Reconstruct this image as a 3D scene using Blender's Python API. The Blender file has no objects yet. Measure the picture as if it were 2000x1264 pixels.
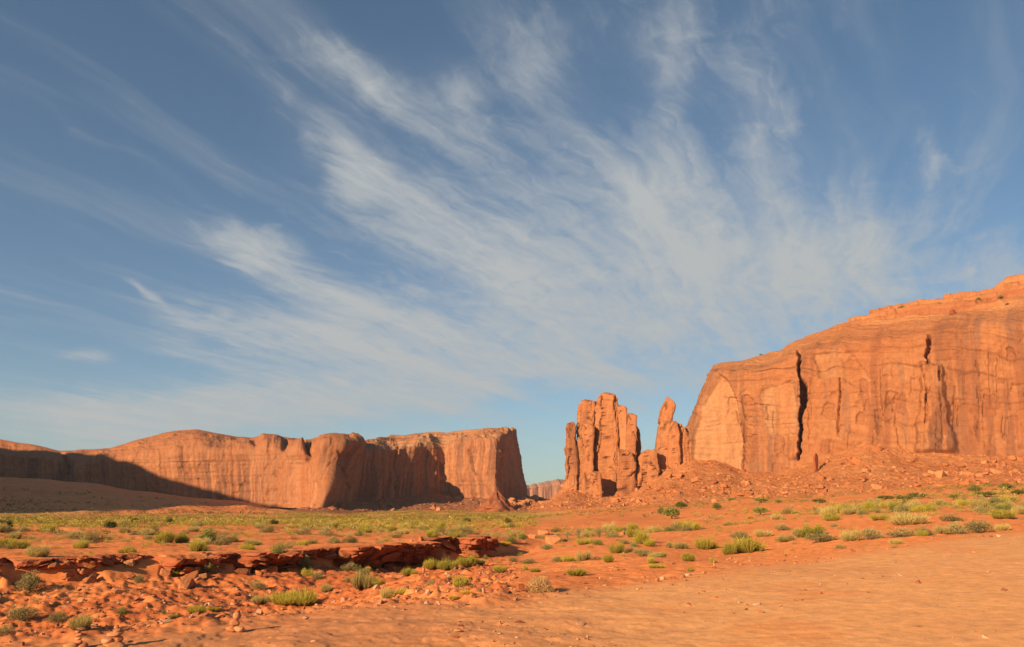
import bpy, bmesh, math, random
import numpy as np
from mathutils import Vector, Matrix

random.seed(7)
RNG = np.random.default_rng(11)
SC = bpy.context.scene
COL = SC.collection

# ------------------------------------------------------------------ camera
F = 1540.0                      # focal length in photo pixels (photo 2000 x 1264)
HORIZON = 965.0
EYE = 1.9
PITCH = math.atan((HORIZON - 632.0) / F)
CT, ST = math.cos(PITCH), math.sin(PITCH)
cam_d = bpy.data.cameras.new('camera')
cam_d.sensor_width = 36.0
cam_d.sensor_fit = 'HORIZONTAL'
cam_d.lens = 36.0 * F / 2000.0
cam_d.clip_start = 0.1
cam_d.clip_end = 30000.0
cam = bpy.data.objects.new('camera', cam_d)
COL.objects.link(cam)
cam.location = (0, 0, EYE)
cam.rotation_euler = (math.pi / 2 + PITCH, 0, 0)
SC.camera = cam

# ------------------------------------------------------------------ light
SUN_AZ = math.radians(43)       # left of straight behind the camera
SUN_EL = math.radians(20.5)
SUN = np.array([-math.sin(SUN_AZ) * math.cos(SUN_EL), -math.cos(SUN_AZ) * math.cos(SUN_EL), math.sin(SUN_EL)])
sun_d = bpy.data.lights.new('sun', 'SUN')
sun_d.energy = 5.0
sun_d.angle = math.radians(0.5)
sun_d.color = (1.0, 0.69, 0.41)
sun = bpy.data.objects.new('sun', sun_d)
COL.objects.link(sun)
sun.rotation_euler = Vector(SUN).to_track_quat('Z', 'Y').to_euler()
sun.location = (-60, -60, 120)

SC.view_settings.view_transform = 'Standard'
SC.view_settings.look = 'None'
SC.view_settings.gamma = 1.0
SC.view_settings.use_curve_mapping = False
SC.view_settings.exposure = 0.93

# ------------------------------------------------------------------ pixel <-> world helpers
def ray(px, py):
    a = (np.asarray(px, float) - 1000.0) / F
    b = (632.0 - np.asarray(py, float)) / F
    return a, CT - b * ST, ST + b * CT

def pix(px, py, Y):
    a, dy, dz = ray(px, py)
    t = np.asarray(Y, float) / dy
    return np.stack(np.broadcast_arrays(a * t, dy * t, EYE + dz * t), -1)

def project(P):
    P = np.asarray(P, float)
    zc = P[..., 1] * CT + (P[..., 2] - EYE) * ST
    yc = -P[..., 1] * ST + (P[..., 2] - EYE) * CT
    return 1000 + F * P[..., 0] / zc, 632 - F * yc / zc

# ------------------------------------------------------------------ world: sky with cirrus
world = bpy.data.worlds.new('World')
SC.world = world
world.use_nodes = True
world.cycles.sampling_method = 'MANUAL'
world.cycles.sample_map_resolution = 256
NT = world.node_tree
NT.nodes.clear()

class G:
    """tiny node-graph helper"""
    def __init__(self, nt):
        self.nt = nt
    def n(self, t, **kw):
        nd = self.nt.nodes.new(t)
        for k, v in kw.items():
            setattr(nd, k, v)
        return nd
    def put(self, sock, v):
        if isinstance(v, bpy.types.NodeSocket):
            self.nt.links.new(v, sock)
        elif v is not None:
            sock.default_value = v
    def m(self, op, a, b=None, c=None, clamp=False):
        nd = self.n('ShaderNodeMath', operation=op, use_clamp=clamp)
        self.put(nd.inputs[0], a)
        if b is not None: self.put(nd.inputs[1], b)
        if c is not None: self.put(nd.inputs[2], c)
        return nd.outputs[0]
    def v(self, op, a, b=None):
        nd = self.n('ShaderNodeVectorMath', operation=op)
        self.put(nd.inputs[0], a)
        if b is not None: self.put(nd.inputs[1], b)
        return nd.outputs['Value'] if op in ('DOT_PRODUCT', 'LENGTH') else nd.outputs['Vector']
    def xyz(self, x, y, z):
        nd = self.n('ShaderNodeCombineXYZ')
        for i, q in enumerate((x, y, z)): self.put(nd.inputs[i], q)
        return nd.outputs[0]
    def noise(self, vec, scale, detail=4, rough=.55, dist=0.0, col=False):
        nd = self.n('ShaderNodeTexNoise')
        self.put(nd.inputs['Vector'], vec)
        nd.inputs['Scale'].default_value = scale
        nd.inputs['Detail'].default_value = detail
        nd.inputs['Roughness'].default_value = rough
        nd.inputs['Distortion'].default_value = dist
        return nd.outputs['Color'] if col else nd.outputs['Fac']
    def ramp(self, f, a, b, c=0.0, d=1.0, smooth=True):
        nd = self.n('ShaderNodeMapRange')
        if smooth: nd.interpolation_type = 'SMOOTHSTEP'
        self.put(nd.inputs[0], f)
        for i, q in zip((1, 2, 3, 4), (a, b, c, d)): self.put(nd.inputs[i], q)
        return nd.outputs[0]
    def mix(self, f, a, b, blend='MIX'):
        nd = self.n('ShaderNodeMix', data_type='RGBA', blend_type=blend)
        self.put(nd.inputs[0], f); self.put(nd.inputs[6], a); self.put(nd.inputs[7], b)
        return nd.outputs[2]

SKY_STRENGTH = 0.059
def build_world():
    g = G(NT)
    sky = g.n('ShaderNodeTexSky', sky_type='NISHITA', sun_disc=False)
    sky.sun_elevation = SUN_EL
    sky.sun_rotation = math.atan2(SUN[0], SUN[1]) % (2 * math.pi)
    sky.altitude = 1600
    sky.air_density = 1.0
    sky.dust_density = 1.0
    sky.ozone_density = 1.6
    tc = g.n('ShaderNodeTexCoord')
    d = tc.outputs['Generated']
    sp = g.n('ShaderNodeSeparateXYZ'); g.put(sp.inputs[0], d)
    zc = g.m('ADD', g.m('MAXIMUM', sp.outputs[2], 0.0), 0.09)
    cx = g.m('DIVIDE', sp.outputs[0], zc); cy = g.m('DIVIDE', sp.outputs[1], zc)
    th = math.radians(27.0)        # streaks run towards this azimuth
    p = g.m('ADD', g.m('MULTIPLY', cx, math.sin(th)), g.m('MULTIPLY', cy, math.cos(th)))
    q = g.m('SUBTRACT', g.m('MULTIPLY', cx, math.cos(th)), g.m('MULTIPLY', cy, math.sin(th)))
    base = g.xyz(p, q, 0.0)
    warp = g.v('SUBTRACT', g.noise(base, 0.9, 3, .5, col=True), (0.5, 0.5, 0.5))
    warp2 = g.v('SUBTRACT', g.noise(base, 4.5, 4, .6, col=True), (0.5, 0.5, 0.5))
    bw = g.v('ADD', base, g.v('MULTIPLY', warp, (0.5, 0.38, 0)))
    bw2 = g.v('ADD', bw, g.v('MULTIPLY', warp2, (0.30, 0.13, 0)))
    streak = g.noise(g.v('MULTIPLY', bw, (0.55, 4.0, 1)), 1.0, 8, .58)
    fine = g.noise(g.v('MULTIPLY', bw2, (4.0, 24.0, 1)), 1.0, 7, .64)
    puff = g.noise(bw2, 2.3, 9, .62, 0.5)
    puff2 = g.noise(g.v('MULTIPLY', bw2, (6.0, 13.0, 1)), 1.0, 7, .64, 0.6)
    def blob(px, py, rx, ry, ang, w):
        a, dy, dz = ray(px, py)
        c = Vector((float(a), float(dy), float(dz))).normalized()
        e = 2.0
        def dirn(x, y):
            a, dy, dz = ray(x, y); return Vector((float(a), float(dy), float(dz))).normalized()
        t1 = (dirn(px + e, py) - dirn(px - e, py)) / (2 * e)
        t2 = (dirn(px, py + e) - dirn(px, py - e)) / (2 * e)
        ca, sa = math.cos(math.radians(ang)), math.sin(math.radians(ang))
        u1 = t1.normalized() / t1.length; u2 = t2.normalized() / t2.length
        A = (u1 * ca + u2 * sa) / rx
        B = (-u1 * sa + u2 * ca) / ry
        da = g.m('ADD', g.v('DOT_PRODUCT', dw, tuple(A)), -A.dot(c))
        db = g.m('ADD', g.v('DOT_PRODUCT', dw, tuple(B)), -B.dot(c))
        r2 = g.m('MULTIPLY_ADD', da, da, g.m('MULTIPLY', db, db))
        return g.m('MULTIPLY', g.m('POWER', math.e, g.m('MULTIPLY', r2, -1.0)), w)
    dw = g.v('ADD', d, g.v('MULTIPLY', g.v('SUBTRACT', g.noise(d, 5.0, 3, .55, col=True), (.5, .5, .5)), (.14, .14, .10)))
    blobs = [
        (1000, 480, 330, 110, 14, .52), (1200, 600, 520, 140, 2, .52), (760, 690, 360, 90, -4, .50),
        (1500, 590, 280, 110, -6, .44), (800, 400, 150, 70, 25, .44), (560, 640, 220, 50, 10, .40),
        (160, 790, 440, 44, 3, .78), (640, 790, 440, 56, -3, .66), (960, 700, 300, 80, 5, .36),
        (690, 150, 95, 55, 35, .52), (790, 215, 140, 50, 38, .44), (895, 180, 60, 60, 50, .48),
        (660, 290, 110, 38, 32, .56), (960, 290, 200, 60, 42, .44),
        (480, 490, 110, 42, 14, .58), (620, 560, 190, 42, 20, .48), (640, 350, 70, 36, 30, .56),
        (1080, 100, 90, 90, 60, .46), (1340, 200, 65, 190, -6, .58), (1490, 190, 55, 170, -8, .52),
        (1180, 330, 260, 110, 45, .40), (1420, 380, 220, 90, 0, .44), (1640, 500, 200, 90, 0, .38),
        (1980, 500, 130, 100, 0, .50), (150, 686, 66, 14, 4, .66), (265, 583, 50, 8, 25, .70),
        (1795, 320, 22, 70, -3, .52), (1900, 300, 80, 200, 0, .18), (480, 90, 230, 30, 38, .10),
        (250, 320, 300, 14, 33, .22), (1230, 740, 300, 40, 3, .26), (380, 640, 130, 34, 12, .46), (1250, 60, 260, 90, 30, .28),
    ]
    acc = None
    for b in blobs:
        s = blob(*b)
        acc = s if acc is None else g.m('ADD', acc, s)
    # away from the frame the same thin cirrus goes on in loose patches
    loose = g.ramp(g.noise(d, 1.6, 2, .5), 0.5, 0.75, 0.0, 0.30)
    ahead = g.ramp(sp.outputs[1], 0.30, 0.62, 1.0, 0.0)
    acc = g.m('ADD', acc, g.m('MULTIPLY', loose, ahead))
    M = g.m('MINIMUM', acc, 0.92)
    tex = g.m('ADD', g.m('MULTIPLY', streak, 0.28), g.m('ADD', g.m('MULTIPLY', puff, 0.24), g.m('ADD', g.m('MULTIPLY', fine, 0.20), g.m('MULTIPLY', puff2, 0.28))))
    tex = g.ramp(tex, 0.33, 0.67, 0.0, 1.0, smooth=False)
    dens = g.m('SUBTRACT', g.m('ADD', g.m('MULTIPLY', M, 1.0), g.m('MULTIPLY', tex, 1.15)), 0.72)
    dens = g.ramp(dens, 0.0, 1.06, 0.0, 0.80)
    veil = g.m('MULTIPLY', g.ramp(streak, 0.45, 0.72, 0.0, 0.22), 1.0)
    dens = g.m('ADD', dens, g.m('MULTIPLY', M, .16))
    dens = g.m('ADD', dens, veil, clamp=True)
    dens = g.m('MULTIPLY', dens, g.ramp(sp.outputs[2], -0.01, 0.05, 0.0, 1.0))
    gm = g.n('ShaderNodeGamma'); g.put(gm.inputs[0], sky.outputs[0]); gm.inputs[1].default_value = .84
    skyc = g.mix(1.0, gm.outputs[0], SKY_TINT, 'MULTIPLY')
    outc = g.mix(dens, skyc, CLOUD)
    bg = g.n('ShaderNodeBackground')
    g.put(bg.inputs[0], outc)
    bg.inputs[1].default_value = SKY_STRENGTH
    out = g.n('ShaderNodeOutputWorld')
    NT.links.new(bg.outputs[0], out.inputs[0])
SKY_TINT = (.81, 1.02, 1.10, 1)
CLOUD = (4.15, 4.4, 4.5, 1)
build_world()

# ------------------------------------------------------------------ numpy noise
def _hash(ix, iy, iz, seed):
    h = (ix * 374761393 + iy * 668265263 + iz * 2147483647 + seed * 974634777) & 0xFFFFFFFF
    h = ((h ^ (h >> 13)) * 1274126177) & 0xFFFFFFFF
    h = ((h ^ (h >> 16)) * 2246822519) & 0xFFFFFFFF
    return ((h ^ (h >> 15)) & 0xFFFFFF) / float(0xFFFFFF)

def vnoise(x, y, z=0.0, seed=0):
    x, y, z = np.broadcast_arrays(np.asarray(x, float), np.asarray(y, float), np.asarray(z, float))
    flat = not np.any(z)
    ix, iy, iz = np.floor(x).astype(np.int64), np.floor(y).astype(np.int64), np.floor(z).astype(np.int64)
    fx, fy, fz = x - ix, y - iy, z - iz
    fx = fx * fx * fx * (fx * (fx * 6 - 15) + 10); fy = fy * fy * fy * (fy * (fy * 6 - 15) + 10); fz = fz * fz * fz * (fz * (fz * 6 - 15) + 10)
    def lay(k):
        a = _hash(ix, iy, iz + k, seed); b = _hash(ix + 1, iy, iz + k, seed)
        c = _hash(ix, iy + 1, iz + k, seed); e = _hash(ix + 1, iy + 1, iz + k, seed)
        return (a + (b - a) * fx) * (1 - fy) + (c + (e - c) * fx) * fy
    if flat: return lay(0) * 2 - 1
    return (lay(0) * (1 - fz) + lay(1) * fz) * 2 - 1

def fbm(x, y, z=0.0, oct=4, seed=0, gain=.5, lac=2.03):
    s = 0.0; a = 1.0; t = 0.0; f = 1.0
    for o in range(oct):
        s = s + a * vnoise(np.asarray(x) * f, np.asarray(y) * f, np.asarray(z) * f, seed + o * 17)
        t += a; a *= gain; f *= lac
    return s / t * 1.5

def ridged(x, y, z=0.0, oct=4, seed=0):
    s = 0.0; a = 1.0; t = 0.0; f = 1.0
    for o in range(oct):
        n = 1 - np.abs(vnoise(np.asarray(x) * f, np.asarray(y) * f, np.asarray(z) * f, seed + o * 31))
        s = s + a * n * n; t += a; a *= .5; f *= 2.07
    return s / t

def sstep(x, a, b):
    t = np.clip((np.asarray(x, float) - a) / (b - a), 0, 1)
    return t * t * (3 - 2 * t)

def lerp(a, b, t):
    t = np.asarray(t)[..., None] if np.ndim(t) else t
    return np.asarray(a) * (1 - t) + np.asarray(b) * t

def cells(x, y, seed=0):
    """2-D cellular noise: (random value of nearest cell, distance to the border between two cells)"""
    x, y = np.broadcast_arrays(np.asarray(x, float), np.asarray(y, float))
    ix, iy = np.floor(x).astype(np.int64), np.floor(y).astype(np.int64)
    d1 = np.full(x.shape, 9.0); d2 = np.full(x.shape, 9.0); val = np.zeros(x.shape)
    zz = np.zeros_like(ix)
    for dx in (-1, 0, 1):
        for dy in (-1, 0, 1):
            cx = ix + dx + _hash(ix + dx, iy + dy, zz, seed); cy = iy + dy + _hash(ix + dx, iy + dy, zz + 1, seed)
            d = np.hypot(x - cx, y - cy)
            v = _hash(ix + dx, iy + dy, zz + 2, seed)
            near = d < d1
            d2 = np.where(near, d1, np.minimum(d2, d)); val = np.where(near, v, val); d1 = np.where(near, d, d1)
    return val, d2 - d1

# ------------------------------------------------------------------ mesh helpers
def mesh_np(name, V, Fc, smooth=True, col=None):
    V = np.ascontiguousarray(V, np.float32).reshape(-1, 3)
    Fc = np.ascontiguousarray(Fc, np.int32)
    me = bpy.data.meshes.new(name)
    me.vertices.add(len(V)); me.vertices.foreach_set('co', V.ravel())
    n, k = Fc.shape
    me.loops.add(n * k); me.loops.foreach_set('vertex_index', Fc.ravel())
    me.polygons.add(n); me.polygons.foreach_set('loop_start', np.arange(0, n * k, k, dtype=np.int32))
    me.polygons.foreach_set('use_smooth', np.full(n, smooth, bool))
    me.update(calc_edges=True)
    if col is not None:
        c = np.ones((len(V), 4), np.float32); c[:, :3] = np.asarray(col, np.float32).reshape(-1, 3)
        at = me.color_attributes.new('tint', 'FLOAT_COLOR', 'POINT'); at.data.foreach_set('color', c.ravel())
    return me

def grid_faces(nu, nv, wrap_u=False):
    a = np.arange(nu * nv).reshape(nu, nv)
    if wrap_u: a = np.vstack([a, a[:1]])
    return np.stack([a[:-1, :-1], a[1:, :-1], a[1:, 1:], a[:-1, 1:]], -1).reshape(-1, 4)

def link(name, me, mat=None, parent=None, loc=None):
    o = bpy.data.objects.new(name, me); COL.objects.link(o)
    if mat is not None and me is not None and not me.materials: me.materials.append(mat)
    if parent is not None: o.parent = parent
    if loc is not None: o.location = loc
    return o

def tag(o, label=None, cat=None, group=None, kind=None):
    if label: o['label'] = label
    if cat: o['category'] = cat
    if group: o['group'] = group
    if kind: o['kind'] = kind
    return o

def grid_normals(P):
    du = np.gradient(P, axis=0); dv = np.gradient(P, axis=1)
    n = np.cross(du, dv); n /= np.linalg.norm(n, axis=-1, keepdims=True) + 1e-9
    return n

# ------------------------------------------------------------------ materials
def tint_material(name, rough=.9, bump=.3, scale=1.0, grain=.22, fine=12.0, spec=.15, obj_rand=0.0, stretch=(1, 1, 1), gain=(1, 1, 1)):
    m = bpy.data.materials.new(name); m.use_nodes = True
    nt = m.node_tree; g = G(nt)
    b = nt.nodes['Principled BSDF']
    at = g.n('ShaderNodeAttribute', attribute_name='tint')
    tc = g.n('ShaderNodeTexCoord')
    geo = g.n('ShaderNodeNewGeometry')
    P = geo.outputs['Position'] if obj_rand == 0 else tc.outputs['Object']
    P = g.v('MULTIPLY', P, stretch)
    n1 = g.noise(P, scale, 8, .62)
    n2 = g.noise(P, scale * fine, 6, .65)
    f = g.m('ADD', g.m('MULTIPLY', n1, .6), g.m('MULTIPLY', n2, .4))
    f = g.ramp(f, .3, .7, 1 - grain, 1 + grain, smooth=False)
    c = g.v('MULTIPLY', at.outputs['Color'], gain)
    if obj_rand:
        oi = g.n('ShaderNodeObjectInfo')
        f = g.m('MULTIPLY', f, g.ramp(oi.outputs['Random'], 0, 1, 1 - obj_rand, 1 + obj_rand, smooth=False))
    c = g.v('SCALE', c)
    c.node.inputs['Scale'].default_value = 1; g.put(c.node.inputs['Scale'], f)
    g.put(b.inputs['Base Color'], c)
    b.inputs['Roughness'].default_value = rough
    b.inputs['Specular IOR Level'].default_value = spec
    if bump:
        bp = g.n('ShaderNodeBump'); bp.inputs['Strength'].default_value = bump
        bp.inputs['Distance'].default_value = 0.5 / scale
        g.put(bp.inputs['Height'], g.m('ADD', n1, g.m('MULTIPLY', n2, .35)))
        g.put(b.inputs['Normal'], bp.outputs[0])
    return m

def leaf_material(name, trans=.3, rnd=.22):
    m = bpy.data.materials.new(name); m.use_nodes = True
    nt = m.node_tree; nt.nodes.clear(); g = G(nt)
    at = g.n('ShaderNodeAttribute', attribute_name='tint')
    oi = g.n('ShaderNodeObjectInfo')
    c = g.v('SCALE', g.v('MULTIPLY', at.outputs['Color'], (1.12, 1.22, 1.35)))
    g.put(c.node.inputs['Scale'], g.ramp(oi.outputs['Random'], 0, 1, 1 - rnd, 1 + rnd, smooth=False))
    df = g.n('ShaderNodeBsdfDiffuse'); g.put(df.inputs[0], c)
    tr = g.n('ShaderNodeBsdfTranslucent'); g.put(tr.inputs[0], c)
    mx = g.n('ShaderNodeMixShader'); mx.inputs[0].default_value = trans
    nt.links.new(df.outputs[0], mx.inputs[1]); nt.links.new(tr.outputs[0], mx.inputs[2])
    out = g.n('ShaderNodeOutputMaterial'); nt.links.new(mx.outputs[0], out.inputs[0])
    return m

GAIN = (.88, 1.10, 1.36)
M_GROUND = tint_material('sandy_soil', .95, .17, 4.0, .26, 8.0, .05, gain=(1.13, 1.12, .98))
M_ROCK = tint_material('sandstone', .92, .7, .5, .24, 5.0, .08, stretch=(1, 1, .8), gain=GAIN)
M_LEDGE = tint_material('ledge_sandstone', .92, .5, 2.5, .2, 6.0, .08, stretch=(1, 1, 2.5), gain=GAIN)
M_STONE = tint_material('loose_sandstone', .92, .45, 2.2, .2, 5.0, .08, obj_rand=.12, gain=GAIN)
M_PEBBLE = tint_material('pebble_stone', .92, .3, 9.0, .2, 5.0, .08, gain=GAIN)
M_LEAF = leaf_material('dry_foliage')
M_TWIG = leaf_material('twigs', .05)

# ------------------------------------------------------------------ terrain heights
def rbf_fit(pts):
    pts = np.array(pts, float)
    px, Y, z = pts.T
    zc = Y * CT + (z - EYE) * ST
    X = (px - 1000) / F * zc
    A = np.stack([np.arctan2(X, Y) * 3.0, np.log(np.hypot(X, Y))], 1)
    d = np.linalg.norm(A[:, None] - A[None], axis=-1)
    K = np.where(d > 0, d * d * np.log(np.maximum(d, 1e-9)), 0) + 1e-3 * np.eye(len(A))
    n = len(A); Pm = np.c_[np.ones(n), A]
    S = np.block([[K, Pm], [Pm.T, np.zeros((3, 3))]])
    w = np.linalg.solve(S, np.r_[z, 0, 0, 0])
    return A, w

def rbf_eval(fit, az, lr):
    A, w = fit
    shp = az.shape; u = (az * 3.0).ravel(); v = lr.ravel()
    out = w[-3] + w[-2] * u + w[-1] * v
    for (a, b), c in zip(A, w[:-3]):
        r2 = (u - a) ** 2 + (v - b) ** 2
        out += c * .5 * r2 * np.log(np.maximum(r2, 1e-18))
    return out.reshape(shp)

PLATE = [(p, y, 0.0) for p in (-250, 150, 550, 950, 1350) for y in (4, 7, 10)] + [(1700, 4, 0), (1700, 8, .02), (1700, 12, .06), (2000, 4, 0), (2000, 8, .05), (2000, 12, .14), (2250, 8, .1)]
RIGHT = [
    (1200, 14, 0), (1200, 20, -.1), (1200, 30, -.4), (1200, 50, -.9), (1200, 90, -1.5), (1200, 140, -2.0), (1200, 260, -2.6),
    (1320, 14, 0), (1320, 24, -.1), (1320, 40, -.6), (1320, 120, -1.8),
    (1450, 14, 0.02), (1450, 22, 0), (1450, 32, -.42), (1450, 50, -.45), (1450, 90, -.7), (1450, 130, -.9), (1450, 240, -.4),
    (1700, 20, .15), (1700, 30, .25), (1700, 45, .35), (1700, 80, .6), (1700, 130, .9), (1700, 220, 2.0),
    (2000, 20, .32), (2000, 34, .55), (2000, 60, 1.1), (2000, 130, 2.2), (2000, 200, 3.8),
    (2250, 20, .4), (2250, 40, .9), (2250, 100, 2.6), (2250, 180, 5.0),
    (1300, 360, -1.0), (1700, 330, 5), (2000, 290, 8), (1100, 340, -4.5), (1700, 560, 8), (2100, 560, 10), (1300, 560, 0)]
NEAR = PLATE + RIGHT + [
    (-250, 12, -.1), (-250, 16, -1.3), (-250, 22, -2.3), (-250, 27, -1.6),
    (0, 12, 0), (0, 15, -1.2), (0, 19.5, -2.1), (0, 23, -2.0), (0, 27, -1.7), (0, 31, -1.25),
    (300, 12.4, 0), (300, 15, -.9), (300, 20, -1.85), (300, 26, -1.8), (300, 31, -1.5), (300, 36, -1.25),
    (600, 13.6, 0), (600, 17, -.8), (600, 24, -1.75), (600, 31, -1.75), (600, 38, -1.6), (600, 44, -1.5),
    (800, 14.5, 0), (800, 20, -.4), (800, 28, -.95), (800, 36, -1.4), (800, 43, -2.3), (800, 50, -2.3),
    (920, 16, 0), (920, 24, -.5), (920, 38, -1.35), (920, 46, -1.8), (920, 52, -2.9), (920, 58, -2.9),
    (1020, 16, 0), (1020, 24, -.35), (1020, 36, -1.0), (1020, 48, -1.65), (1020, 58, -2.2), (1020, 70, -2.0), (1020, 100, -2.3), (1020, 300, -5.0)]
FAR = PLATE + RIGHT + [
    (-250, 29, -.6), (-250, 45, -.7), (-250, 80, -1.3), (-250, 160, -3.2), (-250, 250, -3.0), (-250, 400, 8), (-250, 520, 20),
    (0, 30, -.55), (0, 45, -.8), (0, 80, -1.5), (0, 150, -3.2), (0, 240, -4.6), (0, 320, -3.0), (0, 400, 2.5), (0, 460, 10), (0, 520, 17),
    (150, 320, -4.4), (150, 430, 2.5), (150, 520, 12),
    (300, 33, -.65), (300, 45, -.9), (300, 80, -1.6), (300, 150, -3.1), (300, 300, -5.6), (300, 380, -4.0), (300, 460, 0), (300, 540, 4.5),
    (450, 300, -6), (450, 480, -4.0), (450, 560, -1), (570, 470, -7.3),
    (600, 40, -.85), (600, 55, -1.1), (600, 90, -1.8), (600, 150, -3.2), (600, 300, -6.1), (600, 450, -8.0), (600, 560, -8.5),
    (800, 46, -.85), (800, 60, -1.1), (800, 90, -1.9), (800, 150, -3.3), (800, 300, -6.1), (800, 450, -8.0), (800, 560, -8.6),
    (950, 52, -.9), (950, 70, -1.4), (950, 110, -2.4), (950, 200, -4.2), (950, 320, -6.2), (950, 560, -8.5),
    (1060, 60, -1.5), (1060, 80, -1.8), (1060, 120, -2.2), (1060, 300, -5.3), (1060, 560, -8.5)]
FIT_N, FIT_F = rbf_fit(NEAR), rbf_fit(FAR)
LEDGE_PX = np.array([-400, -200, 0, 150, 300, 450, 600, 750, 900, 960, 1010, 1060])
LEDGE_Y = np.array([25.5, 27.5, 29.8, 31.2, 33.5, 36.0, 40, 45, 51, 54, 57, 60])
LEDGE_AZ = np.arctan2((LEDGE_PX - 1000) / F * .965, 1.0)

def ledge_r(az):
    Y = np.interp(az, LEDGE_AZ, LEDGE_Y)
    return Y / np.cos(np.clip(az, -1.2, 1.2))

def ledge_gap(az):
    """1 where the ledge has collapsed into a soil slope"""
    return sstep(fbm(az * 26, az * 0 + 4.0, oct=3, seed=612), .16, .46)

PL = np.array([(-300, 1248), (0, 1238), (150, 1228), (300, 1214), (450, 1199), (600, 1186), (800, 1170), (1000, 1160), (1200, 1140), (1400, 1106), (1600, 1080), (1800, 1058), (2000, 1036), (2300, 1008)], float)
_a, _dy, _dz = ray(PL[:, 0], PL[:, 1])
PLATE_AZ = np.arctan2(_a, _dy)
PLATE_R = np.hypot(_a, _dy) * (EYE - np.interp(PL[:, 0], [1200, 2000], [0, .5])) / -_dz

def zones(X, Y):
    r = np.hypot(X, Y); az = np.arctan2(X, Y)
    wob = fbm(X * .35, Y * .35, oct=3, seed=5)
    rp = np.interp(az, PLATE_AZ, PLATE_R) * (1 + .06 * wob)
    plate = 1 - sstep(r / rp, .86, 1.10)
    rl = ledge_r(az)
    below = (1 - sstep(r - rl, -.6, .6)) * (1 - plate) * (1 - sstep(az, -.02, .03))
    return r, az, plate, below, rl

def ground_z(X, Y, detail=True):
    X = np.asarray(X, float); Y = np.asarray(Y, float)
    r = np.hypot(X, Y); az = np.arctan2(X, Y)
    azc = np.clip(az, -.72, .72); lr = np.log(np.clip(r, 4, 560))
    zn, zf = rbf_eval(FIT_N, azc, lr), rbf_eval(FIT_F, azc, lr)
    rl = ledge_r(azc) + .5
    w = np.interp(azc, [LEDGE_AZ[7], LEDGE_AZ[-1]], [.35, 6.0]) + 2.6 * ledge_gap(azc)
    s = sstep((r - rl) / w, -.5, .5)
    z = zn * (1 - s) + zf * s
    rp0 = np.interp(azc, PLATE_AZ, PLATE_R)
    hold = (1 - sstep(r / rp0, .99, 1.10)) * (1 - sstep(az, .02, .12))
    z = z * (1 - hold)
    k = sstep(np.abs(az), .75, 1.6)
    z = z * (1 - k)
    if detail:
        r, az, plate, below, rl = zones(X, Y)
        # slickrock plate: thin broken sheets and grit
        t = fbm(X * .55 + 9, Y * .8, oct=5, seed=40) * 4.0
        frac = t - np.floor(t)
        terr = (np.floor(t) + sstep(frac, .82, 1.0)) / 4.0
        left = 1 - sstep(X, -1.5, 4.5)
        z = z + plate * ((.010 + .022 * left) * fbm(X * 1.1, Y * 1.1, oct=5, seed=3) + .055 * left * terr + .004 * fbm(X * 6, Y * 6, oct=3, seed=8))
        # eroded bank below the ledge: rills that run down towards the wash
        cx = X * .86 + Y * .5; cy = -X * .5 + Y * .86
        rill = ridged(cx * .32, cy * .16, oct=4, seed=21)
        z = z + below * (.22 * (rill - .5) + .075 * fbm(X * 1.5, Y * 1.5, oct=5, seed=22) + .075 * fbm(X * 4, Y * 4, oct=3, seed=26))
        rest = np.clip(1 - plate - below, 0, 1)
        amp = np.interp(r, [10, 40, 150, 400], [.05, .11, .3, .8])
        z = z + rest * amp * fbm(X * .3 / (1 + r * .01), Y * .3 / (1 + r * .01), oct=5, seed=30)
        z = z + rest * .03 * fbm(X * 3, Y * 3, oct=3, seed=33) * (r < 120)
    return z

def ground_tint(X, Y):
    r, az, plate, below, rl = zones(X, Y)
    n1 = fbm(X * .25, Y * .25, oct=4, seed=50); n2 = fbm(X * .9 + Y * .25, Y * 2.6 - X * .3, oct=6, seed=51); n3 = fbm(X * .03, Y * .03, oct=4, seed=52)
    red = np.array([.50, .165, .062]); orange = np.array([.60, .22, .085]); tan = np.array([.645, .325, .150]); grey = np.array([.47, .205, .10])
    dark = np.array([.35, .10, .04])
    c = lerp(np.broadcast_to(red, X.shape + (3,)), orange, np.clip(.5 + .6 * n1 + .3 * n2, 0, 1))
    right = sstep(X / np.maximum(r, 1), -.30, .22)
    pc = lerp(np.broadcast_to(grey, X.shape + (3,)), tan, np.clip(right + .35 * n1 + .25 * n2, 0, 1))
    pc = lerp(pc, orange * np.array([1, .96, .9]), np.clip(.28 * n2 + .40 * sstep(n1, .05, .6) * right, 0, .7))
    pc = pc * (1 - .12 * sstep(fbm(X * 6, Y * 7, oct=4, seed=55), .1, .6))[..., None]
    c = lerp(c, pc, plate)
    c = lerp(c, lerp(np.broadcast_to(orange, X.shape + (3,)), dark, np.clip(.62 + .9 * n2 + .5 * n1, 0, 1)), below * .9)
    # sandy flats to the right between the shrubs
    rs = sstep(az, .10, .3) * (1 - plate) * sstep(r, 18, 40)
    c = lerp(c, orange * 1.02, rs * .5)
    # dry grass cover of the far flat
    veg = (1 - sstep(r, 300, 400) * (1 - sstep(az, -.32, -.24))) * sstep(r, 85, 170) * (1 - sstep(az, .02, .10)) * np.clip(.75 + .6 * n3 + .3 * n1, 0, 1)
    c = lerp(c, np.array([.36, .25, .075]), veg * .8)
    # pale dirt track
    pxv, pyv = project(np.stack([X, Y, np.zeros_like(X) - 2.5], -1))
    return c

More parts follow.
